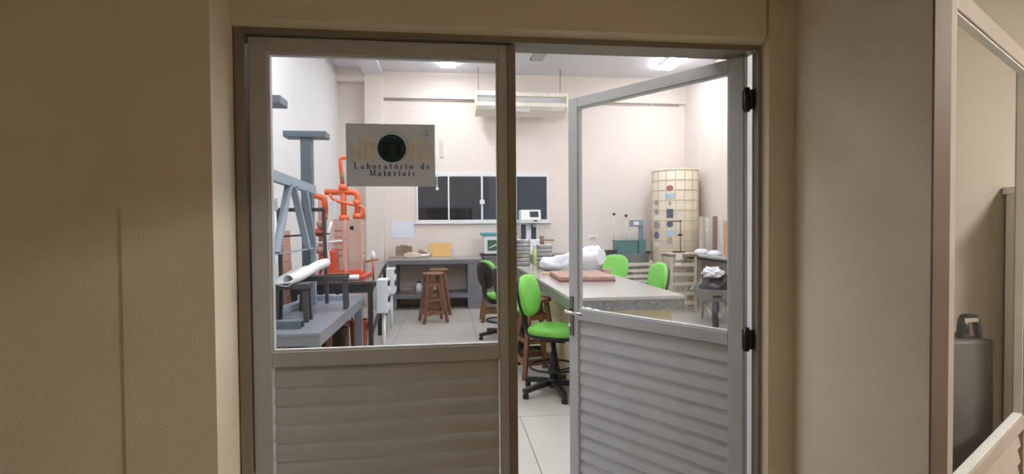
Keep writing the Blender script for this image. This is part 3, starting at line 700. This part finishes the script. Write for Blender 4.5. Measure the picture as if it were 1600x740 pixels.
# ------------------------------------------------------------------ slatted chair and slatted stand
def ladder_chair(loc, rz, label):
    t = thing('slatted_chair', label, 'chair', loc, rz)
    for s in (-1, 1):
        b = BM(); bar(b, (s*.23, .2, 0), (s*.23, .24, .88), .045, .045); obj('leg', b, mSlatGrey, t)
        b = BM(); bar(b, (s*.21, -.2, 0), (s*.21, -.2, .44), .045, .045); obj('leg', b, mSlatGrey, t)
    obj('seat', bx(BM(), -.24, .24, -.23, .22, .44, .47), mSlatGrey, t, bevel=.006)
    for z in (.54, .63, .72, .82): obj('back_slat', bxc(BM(), (0, .2+.04*z/.88, z), (.42, .018, .05)), mSlatGrey, t, bevel=.003)
    return t
ladder_chair((3.08, 7.95, 0), .12, 'pale grey slatted wooden chair behind the island')
t = thing('slatted_stand', 'beige slatted stand with a dark topped edge before the cylinder', 'stand', (3.66, 8.3, 0))
obj('top', bx(BM(), 0, .46, 0, .4, .96, .985), mSlatGrey, t, bevel=.003); obj('edge_band', bx(BM(), .005, .455, .002, .395, .92, .96), mBrownPost, t)
for x in (.0, .42):
    for y in (.0, .36): obj('leg', bx(BM(), x, x+.04, y+.004, y+.04, 0, .92), mSlatGrey, t)
for i in range(5): obj('slat', bx(BM(), .04, .42, .008, .026, .12+.16*i, .18+.16*i), mSlatGrey, t, bevel=.003)
obj('paper_label', bx(BM(), .09, .2, -.004, .0, .88, .97), mWhiteSt, t); obj('paper_label', bx(BM(), .08, .18, -.004, .0, .78, .83), mWhiteSt, t)
t = thing('ring_stand', 'thin black ring stand with arm and clamp on the slatted stand', 'stand', (3.92, 8.5, .985))
obj('base', bx(BM(), -.12, .06, -.06, .06, 0, .02), mBlackMetal, t, bevel=.004)
b = BM(); tube(b, [(0, 0, .02), (0, 0, .56)], .008, 8); obj('rod', b, mBlackMetal, t)
b = BM(); tube(b, [(-.16, 0, .53), (.02, 0, .53)], .009, 8); obj('arm', b, mBlackMetal, t); obj('clamp', bx(BM(), -.045, .03, -.02, .02, .28, .32), mBlack, t, bevel=.004)

# ------------------------------------------------------------------ tall cylinder with stickers
CR = .415
cy = thing('gridded_cylinder', 'tall cream cylinder with a grid of bands and round stickers in the back right corner', 'cylinder', (4.18, 9.3, 0))
obj('shell', lathe(BM(), [(0, 0), (CR, 0), (CR, 2.44), (CR-.015, 2.46), (0, 2.46)], 64), mTank, cy)
b = BM(); lathe(b, [(CR-.002, -.008), (CR+.006, -.008), (CR+.006, .008), (CR-.002, .008)], 64); band = obj('band', b, mTankBand, cy, (0, 0, .1))
for i in range(1, 14):
    o = band.copy(); COL.objects.link(o); o.parent = cy; o.location = (0, 0, .1+.18*i)
b = BM(); bx(b, -.007, .007, -CR-.005, -CR+.01, 0, 2.44); rib = obj('rib', b, mTankBand, cy)
for i in range(1, 16):
    o = rib.copy(); COL.objects.link(o); o.parent = cy; o.rotation_euler = (0, 0, 2*pi*i/16)
def sticker(ang, z, wd, h, m, rnd=False):
    """curved patch on the shell; ang 0 faces -y, positive towards +x"""
    b = BM(); n = 8; rings = []
    for i in range(n+1):
        s = -1+2*i/n; a = ang + s*wd/2/CR; hh = h/2*(math.sqrt(max(0.02, 1-s*s)) if rnd else 1)
        col = []
        for rr_ in (CR+.007, CR+.011):
            for sz in (-hh, hh): col.append(b.verts.new((rr_*sin(a), -rr_*cos(a), z+sz)))
        rings.append(col)
    for A, B in zip(rings, rings[1:]):
        for i, j in ((0, 1), (1, 3), (3, 2), (2, 0)): b.faces.new((A[i], A[j], B[j], B[i]))
    for A in (rings[0], rings[-1]): b.faces.new((A[0], A[1], A[3], A[2]))
    obj('sticker', b, m, cy)
A1, A2 = -.62, -1.28
for z, wd, h, m, r_ in ((2.11, .12, .10, mRedSt, 1), (1.97, .17, .08, mPaleBlueSt, 0), (1.84, .05, .07, mGreyBr, 1), (1.66, .11, .16, mBlueSt, 0), (1.47, .11, .11, mBlueSt, 1), (1.31, .15, .10, mPaleBlueSt, 0), (1.17, .08, .12, mGreyBr, 0)): sticker(A1, z, wd, h, m, r_)
for z, wd, h, m, r_ in ((1.86, .1, .1, mGreyBr, 1), (1.70, .1, .1, mGreyBr, 1), (1.58, .16, .08, mWhiteSt, 0), (1.45, .16, .14, mGreyBr, 1), (1.27, .14, .13, mPurpSt, 1), (1.10, .18, .08, mWhiteSt, 0)): sticker(A2, z, wd, h, m, r_)

# ------------------------------------------------------------------ bench along the right wall
rb_ = thing('right_bench', 'narrow grey bench along the right wall', 'bench', (4.15, 6.4, 0))
obj('worktop', bx(BM(), 0, .52, 0, 2.35, .915, .95), mConcTop, rb_, bevel=.003); obj('edge', bx(BM(), .0, .02, .0, 2.35, .87, .915), mBlackMetal, rb_)
obj('support', bx(BM(), .2, .52, .02, .14, 0, .915), mSlatGrey, rb_); obj('support', bx(BM(), .2, .52, 2.2, 2.32, 0, .915), mSlatGrey, rb_)
for x, y, lb, m in ((4.32, 8.55, 'farther clear tube stand with a tan post on the right bench', mSlatGrey), (4.30, 8.05, 'nearer clear tube stand with a brown post on the right bench', mBrownPost)):
    t = thing('tube_stand', lb, 'stand', (x, y, .95))
    b = BM(); lathe(b, [(0, 0), (.12, 0), (.12, .05), (.06, .09), (0, .09)], 20); obj('base', b, mWhitePl, t)
    obj('post', bx(BM(), -.035, .035, -.02, .02, .09, .64), m, t, bevel=.003); b = BM(); tube(b, [(.12, .03, .05), (.12, .03, .62)], .05, 16); obj('clear_tube', b, mAcrylW, t)
tag(obj('brown_board', bx(BM(), 0, .3, -.015, .015, 0, .56), mat('tan_board', (186, 146, 112), .6), None, (4.22, 7.6, .95), (-.08, 0, 0)), 'tan board standing on the right bench at the glass edge', 'board')

# ------------------------------------------------------------------ wheelbarrow (forward = local +x)
wb = thing('wheelbarrow', 'grey wheelbarrow carrying a black bag near the right bench', 'wheelbarrow', (3.95, 7.34, 0), radians(-120))
b = BM(); top = [(-.42, -.30), (.42, -.34), (.42, .34), (-.42, .30)]; bot = [(-.28, -.19), (.16, -.2), (.16, .2), (-.28, .19)]
for off, flip in ((0, 1), (.012, -1)):
    T_ = [b.verts.new((x*(1-off*2), y*(1-off*2), .53)) for x, y in top]; B_ = [b.verts.new((x, y, .33+off)) for x, y in bot]
    b.faces.new(B_)
    for i in range(4): b.faces.new((B_[i], B_[(i+1) % 4], T_[(i+1) % 4], T_[i]))
obj('tray', b, mBarrow, wb)
b = BM(); tube(b, [(x, y, .53) for x, y in top] + [(top[0][0], top[0][1], .53)], .013, 8); obj('rim', b, mBarrow, wb)
for s in (-1, 1):
    b = BM(); tube(b, bend([(.50, s*.05, .17), (.1, s*.16, .31), (-.5, s*.25, .42), (-.86, s*.27, .56)], .1), .016, 8); obj('handle_tube', b, mBarrow, wb)
    b = BM(); tube(b, bend([(-.12, s*.2, .33), (-.3, s*.22, .012), (-.42, s*.22, .012), (-.36, s*.2, .34)], .03), .014, 8); obj('leg', b, mBarrow, wb)
    b = BM(); bar(b, (.44, s*.06, .17), (.12, s*.14, .33), .03, .015); obj('brace', b, mBarrow, wb)
b = BM(); prof = [(.05, -.03), (.165, -.04), (.19, -.02), (.19, .02), (.165, .04), (.05, .03)]; lathe(b, prof, 28)
obj('wheel', b, mBlack, wb, (.5, 0, .19), (pi/2, 0, 0)); b = BM(); tube(b, [(.5, -.07, .19), (.5, .07, .19)], .05, 14); obj('hub', b, mBarrow, wb)
k = blob(BM(), (.33, .25, .19), 21, .25, 1.7, 4, flat=-.13); tag(obj('trash_bag', k, mTrash, None, (3.94, 7.33, .535), (0, 0, radians(-120))), 'shiny black rubbish bag heaped in the wheelbarrow', 'bag')
k = blob(BM(), (.15, .11, .075), 33, .5, 2.4, 4); tag(obj('crumpled_wrap', k, mBag, None, (3.80, 7.18, .765), (0, 0, .2)), 'crumpled white wrap on top of the black rubbish bag', 'wrap')

# ================================================================== LEFT SIDE
# tall grey cabinet at the wall
t = thing('steel_cabinet', 'tall light grey steel cabinet against the left wall at the door edge', 'cabinet', (-1.95, 3.75, 0))
obj('carcass', bx(BM(), 0, .43, 0, .98, .05, 2.24), mCab, t, bevel=.004); obj('top_panel', bx(BM(), -.005, .45, -.01, .99, 2.24, 2.27), mCab, t, bevel=.003); obj('plinth', bx(BM(), .01, .42, .01, .97, 0, .05), mDarkGrey, t)
for i in range(2):
    d = obj('door', bx(BM(), .43, .448, .01+.49*i, .48+.49*i, .07, 2.22), mCab, t, bevel=.003); obj('handle', bx(BM(), .448, .465, .42+.12*i, .44+.12*i, 1.95, 2.08), mDarkGrey, d)
# front bench
fb = thing('steel_bench', 'grey painted steel bench in the left foreground', 'bench', (-1.46, 3.64, 0))
BW, BL = .60, 1.86
obj('worktop', bx(BM(), 0, BW, 0, BL, .725, .75), mBenchGrey, fb, bevel=.004)
obj('apron', bx(BM(), .005, BW-.005, .004, .03, .665, .725), mBenchGrey, fb); obj('apron', bx(BM(), BW-.03, BW-.004, .03, BL-.004, .655, .725), mBenchGrey, fb); obj('apron', bx(BM(), .004, .03, .03, BL-.004, .655, .725), mBenchGrey, fb)
for x in (.01, BW-.085):
    for y in (.006, BL-.085): obj('leg', bx(BM(), x, x+.075, y, y+.075, 0, .725), mBenchGrey, fb, bevel=.004)
obj('rail', bx(BM(), .085, BW-.085, .015, .06, .60, .625), mDarkGrey, fb)
for x in (.2, .40): obj('stiffener', bx(BM(), x, x+.06, .03, .06, .30, .69), mDarkGrey, fb)
# loading frame: two T columns
def tcol(x, y, label, H=1.62, z0=.75):
    t = thing('steel_column', label, 'column', (x, y, z0))
    obj('post', bx(BM(), -.05, .05, -.05, .05, .012, H-.06), mSteelBlue, t, bevel=.004); obj('head_plate', bx(BM(), -.195, .195, -.09, .09, H-.06, H), mSteelBlue, t, bevel=.006); obj('foot_plate', bx(BM(), -.09, .09, -.09, .09, 0, .012), mSteelBlue, t)
tcol(-1.333, 5.25, 'blue grey steel column with a wide head plate, standing on the far end of the steel bench')
tcol(-1.365, 4.0, 'blue grey steel column of which mainly the head plate shows beside the door stile', 1.65)
# truss
t = thing('steel_truss', 'light blue grey welded steel truss above the steel bench', 'truss', (-1.22, 3.75, 0))
b = BM(); bar(b, (0, -.1, 1.83), (0, 1.26, 1.80), .05, .075); obj('top_chord', b, mSteelLight, t)
b = BM(); bar(b, (0, -.1, 1.27), (0, 1.26, 1.27), .012, .012); obj('bottom_chord', b, mSteelLight, t)
ys = [.0, .40, .62, .86, 1.02, 1.22]
for (y0, z0, y1, z1) in ((.50, 1.79, .18, 1.28), (.62, 1.79, 1.02, 1.28), (.95, 1.78, 1.24, 1.28)):
    b = BM(); bar(b, (0, y0, z0), (0, y1, z1), .035, .05, (1, 0, 0)); obj('web_bar', b, mSteelLight, t)
for y in (-.05, 1.22):
    b = BM(); bx(b, -.02, .02, y-.02, y+.02, .75, 1.28); obj('support_post', b, mSteelLight, t)
# dark rectangular frame on the bench
t = thing('table_frame', 'dark upright rectangular metal frame on the steel bench before the column', 'frame', (-1.545, 5.06, .75), 0)
b = BM(); bx(b, 0, .41, -.015, .015, .855, .89); obj('top_bar', b, mDarkGrey, t)
for p, q in (((.015, 0, 0), (.0, 0, .87)), ((.42, 0, .0), (.40, 0, .87))):
    b = BM(); bar(b, p, q, .03, .03, (0, 1, 0)); obj('post', b, mDarkGrey, t)
b = BM(); tube(b, [(-.03, 0, .625), (.45, 0, .65)], .008, 8); obj('rod', b, mBlackMetal, t)
# low dark benches on the steel bench
def low_bench(loc, rz, label, L=.26, D=.14, H=.31):
    t = thing('iron_trestle', label, 'trestle', loc, rz)
    obj('top', bx(BM(), -L/2, L/2, -D/2, D/2, H-.04, H), mDarkGrey, t, bevel=.004)
    for sx in (-1, 1):
        for sy in (-1, 1): b = BM(); bar(b, (sx*(L/2-.03), sy*(D/2-.03), H-.04), (sx*(L/2-.02), sy*(D/2-.02), 0), .035, .035, (0, 1, 0)); obj('leg', b, mDarkGrey, t)
    return t
low_bench((-1.17, 4.13, .75), 0.05, 'dark iron trestle nearest the glass on the steel bench', .26, .17, .29)
low_bench((-1.07, 4.72, .751), 0.08, 'dark iron trestle at the far edge of the steel bench, with a plank', .40, .17, .29)
tag(obj('thin_plank', bx(BM(), -.1, .1, -.05, .05, 0, .014), mStoolWood, None, (-.95, 4.74, 1.042), (0, 0, .1)), 'thin brown strip of wood on the far iron trestle', 'plank')
# paper roll
b = BM(); n = 30; prof = []
for i in range(n+1):
    s = i/n
    if s < .55: prof.append((-.16+.40*s, .0 + .012*sin(s*9)))
    else:
        a = (s-.55)/.45*2*pi*.85; prof.append((.06+.035*sin(a), .035-.035*cos(a)))
poly = prof + [(x, z+.006) for x, z in reversed(prof[:17])]
L_ = .72; k = BM(); A_ = [[k.verts.new((x, y, z + .02*sin(y*6))) for x, z in prof] for y in [-L_/2+L_*j/8 for j in range(9)]]
for a_, c_ in zip(A_, A_[1:]):
    for i in range(n): f = k.faces.new((a_[i], a_[i+1], c_[i+1], c_[i])); f.smooth = True
pr = obj('paper_roll', k, mPaper, None, (-1.17, 4.38, 1.078), (0.06, 0, -.16)); md = pr.modifiers.new('thick', 'SOLIDIFY'); md.thickness = .003
tag(pr, 'loosely rolled white paper lying over the two iron trestles', 'paper')
# steel profiles on the bench
def channel(loc, rz, L, label, m, w=.09, h=.055, name='steel_profile'):
    b = BM(); t = .008; bx(b, 0, L, -w/2, w/2, h-t, h); bx(b, 0, L, -w/2, -w/2+t, 0, h-t); bx(b, 0, L, w/2-t, w/2, 0, h-t)
    return tag(obj(name, b, m, None, loc, (0, 0, rz), bevel=.001), label, 'steel profile', 'steel profiles on the bench')
channel((-1.40, 3.86, .75), 0.0, .37, 'short blue grey channel profile lying across the near end of the steel bench', mSteelBlue)
channel((-1.33, 5.27, .75), -.05, .32, 'pale grey profile lying across the far end of the steel bench', mSteelLight, .06, .05)
channel((-1.40, 4.25, .75), 1.45, .9, 'long light grey profile lying lengthwise on the steel bench', mSteelLight, .08, .05)

# ------------------------------------------------------------------ black table behind, slightly askew
TA = math.atan2(-.275, 3.84)   # its long edge leans left with distance
bt = thing('black_table', 'long table with a glossy dark top behind the steel bench', 'table', (-.764, 5.55, 0), -TA)
obj('tabletop', bx(BM(), -.83, 0, 0, 3.3, .87, .90), mBlkTable, bt, bevel=.003)
obj('apron', bx(BM(), -.82, -.01, .01, .04, .78, .87), mBlkFrame, bt); obj('apron', bx(BM(), -.04, -.01, .04, 3.29, .80, .87), mBlkFrame, bt)
for x in (-.81, -.065):
    for y in (.012, 1.65, 3.23): obj('leg', bx(BM(), x, x+.05, y, y+.05, 0, .80), mBlkFrame, bt)
obj('stretcher', bx(BM(), -.06, -.025, .06, 3.2, .3, .33), mBlkFrame, bt)
# electric boxes hung at the table side
def ebox(x, y, z, label):
    t = thing('electrical_box', label, 'box', (x, y, z), 0, 'white electrical boxes at the table side')
    obj('case', bx(BM(), 0, .115, 0, .22, 0, .36), mWhitePl, t, bevel=.006)
    for i in range(4): obj('socket', bx(BM(), .115, .13, .04, .16, .03+.085*i, .085+.085*i), mDisplay if i % 2 else mWhitePl, t, bevel=.003)
    b = BM(); tube(b, [(.06, .11, 0), (.06, .11, -z)], .022, 10); obj('pole', b, mWhitePl, t)
ebox(-.765, 5.72, .535, 'nearer white electrical box beside the black table')
ebox(-.875, 7.55, .51, 'farther white electrical box beside the black table')
# ------------------------------------------------------------------ orange hydraulic apparatus on the black table
ap = thing('hydraulic_rig', 'orange pipework rig with clear acrylic tanks on the dark table', 'apparatus', (-1.15, 6.05, .90))
Z = -.90
def P3(*p): return [(x+1.15, y, z+Z) for x, y, z in p]
def pipe(pts, r, m=mOrange, name='pipe', rad=.05):
    b = BM(); tube(b, bend(P3(*pts), rad), r, 12); return obj(name, b, m, ap)
obj('base_plate', bx(BM(), -.36, .25, -.25, .32, 0, .03), mOrangeDeep, ap, bevel=.004)
pipe([(-1.10, .08, 2.245), (-1.20, .08, 2.245), (-1.175, .08, 1.9)], .022)
pipe([(-1.352, 0, 1.85), (-.995, 0, 1.85), (-1.005, 0, 1.56)], .034, rad=.07)
pipe([(-1.155, 0, 1.92), (-1.15, 0, 1.54)], .032)
pipe([(-1.52, .0, 1.82), (-1.36, 0, 1.79), (-1.345, 0, 1.56)], .032)
pipe([(-1.30, -.02, 1.83), (-1.26, -.02, 1.76), (-.93, -.02, 1.68), (-.93, -.02, 1.55)], .017)
for x, z, r in ((-1.155, 1.905, .05), (-1.15, 1.56, .055), (-1.005, 1.58, .05), (-1.345, 1.575, .045), (-1.01, 1.73, .042)):
    b = BM(); lathe(b, [(0, -.03), (r, -.03), (r, .03), (0, .03)], 16); obj('flange', b, mOrange, ap, (x+1.15, 0, z+Z))
for x in (-1.165,):
    b = BM(); tube(b, P3((x, .05, 1.93), (x, .05, 2.08)), .018, 10); obj('gauge_tube', b, mBrownPost, ap)
for x0, x1 in ((-1.245, -1.125), (-1.11, -.945)):
    b = BM(); bx(b, x0+1.15, x1+1.15, -.1, -.09, .08, .645); bx(b, x0+1.15, x1+1.15, .1, .11, .08, .645); bx(b, x0+1.15, x0+1.158, -.09, .1, .08, .645); bx(b, x1+1.142, x1+1.15, -.09, .1, .08, .645)
    obj('acrylic_tank', b, mAcryl, ap)
    for x in (x0, x1):
        obj('corner_strip', bx(BM(), x+1.143, x+1.157, -.108, -.1, .06, .645), mat('pink_strip', (232, 176, 160), .5), ap)
    obj('tank_floor', bx(BM(), x0+1.15, x1+1.15, -.11, .11, .03, .08), mOrangeDeep, ap, bevel=.003)
obj('white_panel', bxc(BM(), (-.135, -.05, .59), (.075, .015, .52), (0, .1, 0)), mWhitePl, ap, bevel=.003)
obj('pump_block', bx(BM(), -.17, -.06, -.16, .0, .03, .30), mOrangeDeep, ap, bevel=.012)
for i in range(5):
    b = BM(); tube(b, [(-.085+.05*cos(a), .03+.05*sin(a), .24+.07*i) for a in [2*pi*j/16 for j in range(17)]], .012, 6, False); obj('coil', b, mOrangeDeep, ap)
obj('valve', bx(BM(), .085, .125, -.13, -.1, .53, .57), mBlack, ap, bevel=.004)
b = BM(); tube(b, [(.1, -.12, .53), (.06, -.13, .45), (-.02, -.13, .40)], .007, 6); obj('hose', b, mat('dusty_hose', (196, 140, 128), .5), ap)
b = BM(); tube(b, P3((-1.5, -.16, 1.28), (-1.14, -.16, 1.31)), .011, 8); obj('cross_tube', b, mWhitePl, ap)
for i, (x, z) in enumerate(((-1.40, 1.50), (-1.42, 1.40), (-1.41, 1.20), (-1.38, 1.10), (-1.36, 1.0))):
    b = BM(); lathe(b, [(0, -.035), (.06, -.035), (.065, 0), (.06, .035), (0, .035)], 14); obj('pump_housing', b, mOrangeDeep if i % 2 else mat('pinkish_metal', (206, 160, 150), .5), ap, (x+1.15, .06, z+Z), (.2, .2*i, 0))
for x in (-1.43, -1.36): 
    b = BM(); tube(b, P3((x, .1, .93), (x, .1, 1.8)), .022, 10); obj('riser', b, mat('pinkish_pipe', (222, 168, 152), .5), ap)
b = BM(); tube(b, bend([(-.10, -.17, .62), (-.16, -.2, .40), (-.12, -.2, .2), (-.2, -.22, .035)], .05), .014, 8); obj('hose', b, mat('pale_hose', (236, 216, 206), .5), ap)
t = thing('brass_tap', 'small tap with a white lever at the right of the orange rig', 'tap', (-.835, 6.02, .90))
b = BM(); tube(b, [(0, 0, 0), (0, 0, .2)], .012, 8); tube(b, [(-.09, 0, .17), (.06, 0, .2)], .012, 8); obj('body', b, mat('brassy_tap', (190, 112, 84), .4), t); b = BM(); obj('lever', lathe(b, [(0, .2), (.02, .2), (.026, .24), (.01, .29), (0, .29)], 12), mWhitePl, t)
tag(obj('cardboard_box', bx(BM(), -.1, .1, -.15, .15, 0, .6), mPink, None, (-1.83, 6.3, .90), bevel=.004), 'faded pinkish carton against the left wall behind the steel column', 'box') if False else None
t = thing('carton_stack', 'faded pinkish cartons against the left wall behind the truss', 'box', (-1.81, 5.85, 0))
obj('carton', bx(BM(), -.13, .13, -.14, .14, 0, .75), mPink, t, bevel=.004)
for i in range(4): obj('carton', bx(BM(), -.12, .12-.006*i, -.13, .13, .752+.17*i, .918+.17*i), mPink, t, bevel=.006)
t = thing('white_tube', 'white upright tube with black taps standing left of the steel column', 'tube', (-1.72, 5.48, .0))
b = BM(); lathe(b, [(0, 0), (.045, 0), (.045, 1.62), (0, 1.62)], 18); obj('pipe', b, mWhitePl, t)
for z in (1.3, 1.05): obj('tap', bx(BM(), -.1, .0, -.075, -.045, z, z+.03), mDarkGrey, t, bevel=.003)
for z in (1.66,): 
    obj('bracket', bx(BM(), -.03, .05, -.03, .03, 1.62, 1.75), mWhitePl, t, bevel=.003); obj('knob', lathe(BM(), [(0, 0), (.018, 0), (.018, .03), (0, .03)], 12), mBlack, t, (.0, -.03, 1.70), (pi/2, 0, 0))
# papers on the table
tag(obj('rolled_drawing', tube(BM(), [(0, 0, .03), (.34, .08, .03)], .028, 14), mPaper, None, (-1.28, 5.62, .90)), 'white rolled drawing on the near edge of the dark table', 'paper')
tag(obj('dusty_rag', blob(BM(), (.14, .06, .025), 8, .4, 2.5), mStoneL, None, (-1.36, 5.72, .928)), 'dusty pale rag on the dark table behind the iron trestle', 'rag')
# things under the benches
def bucket(x, y, label, m, r=.11, h=.3):
    t = thing('bucket', label, 'bucket', (x, y, 0))
    b = BM(); lathe(b, [(0, .01), (r*.78, .01), (r, h), (r*1.06, h), (r*1.06, h+.012), (r*.96, h+.012), (r*.76, 0), (0, 0)], 20); obj('pail', b, m, t)
    b = BM(); tube(b, [(r*cos(a), -.02-.02*sin(a), h-.02-.10*sin(a)) for a in [pi*i/10 for i in range(11)]], .005, 6); obj('handle', b, mBlackMetal, t)
bucket(-.97, 5.85, 'orange bucket under the black table beside its leg', mOrange, .1, .44)
bucket(-1.27, 6.0, 'dark brown bucket under the black table', mat('dark_brown_plastic', (74, 54, 48), .5), .15, .33)
bucket(-1.05, 4.15, 'red bucket under the near corner of the steel bench', mOrangeDeep, .09, .5)
for i, (x, dx) in enumerate(((-1.14, .02), (-1.05, .02))):
    b = BM(); bar(b, (0, 0, .01), (-dx, .18, .62), .05, .03, (0, 1, 0)); tag(obj('wood_lath', b, mStoolWood, None, (x, 4.7, .012)), 'brown wooden lath leaning under the steel bench, %s of the pair' % ('left' if i == 0 else 'right'), 'lath', 'laths under the steel bench')
t = thing('wire_rack', 'thin dark wire frame under the black table', 'rack', (-1.18, 5.7, 0))
b = BM(); tube(b, bend([(-.13, 0, .0), (-.13, 0, .62), (.16, .02, .60), (.16, .02, .0)], .05), .007, 6); obj('hoop', b, mBlackMetal, t); b = BM(); tube(b, [(-.13, 0, .47), (.16, .02, .45)], .006, 6); tube(b, [(.0, .01, .61), (-.02, .01, .33)], .006, 6); obj('wire', b, mBlackMetal, t)
t = thing('cardboard_sheet', 'tan sheet standing at the wall under the black table', 'sheet', (-1.45, 6.25, 0)); obj('sheet', bx(BM(), -.3, .3, 0, .02, .0, .62), mPink, t)

# ================================================================== ROOM ON THE RIGHT
t = thing('trolley_case', 'large charcoal case with a top handle behind the right door glass', 'case', (1.86, 1.86, 0))
obj('shell', bx(BM(), 0, .335, 0, .36, .03, .985), mCase, t, bevel=.012)
b = BM(); P = bend([(.225, .05, .98), (.235, .05, 1.075), (.295, .05, 1.075), (.315, .05, .98)], .02)
for p, q in zip(P, P[1:]): bar(b, p, q, .016, .022, (0, 1, 0))
obj('handle', b, mBlack, t); obj('handle_label', bx(BM(), .236, .297, .036, .046, 1.052, 1.068), mPaper, t)
b = BM(); lathe(b, [(0, .985), (.02, .985), (.02, 1.03), (.012, 1.045), (0, 1.045)], 14, (.32, .12, 0)); obj('knob', b, mBlack, t)
for x in (.05, .28): b = BM(); lathe(b, [(0, 0), (.03, 0), (.03, .03), (0, .03)], 14, (x, .18, 0)); obj('wheel', b, mBlack, t)
t = thing('filing_cabinet', 'grey metal cabinet at the right picture edge, beside the charcoal case', 'cabinet', (2.70, 1.88, 0))
mCab2 = mat('brightened_cabinet_grey', (216, 214, 212), 0.5, var=0.03)  # cabinet grey lightened to make up for the unlit left side
obj('carcass', bx(BM(), 0, .5, 0, .37, 0, 1.595), mCab2, t, bevel=.004); obj('top_panel', bx(BM(), -.012, .51, -.015, .375, 1.595, 1.63), mCab2, t, bevel=.003)
d = obj('door', bx(BM(), .008, .49, -.012, 0, .04, 1.56), mCab, t, bevel=.004); obj('handle', bx(BM(), .012, .03, -.025, -.012, 1.38, 1.44), mDarkGrey, d, bevel=.003)
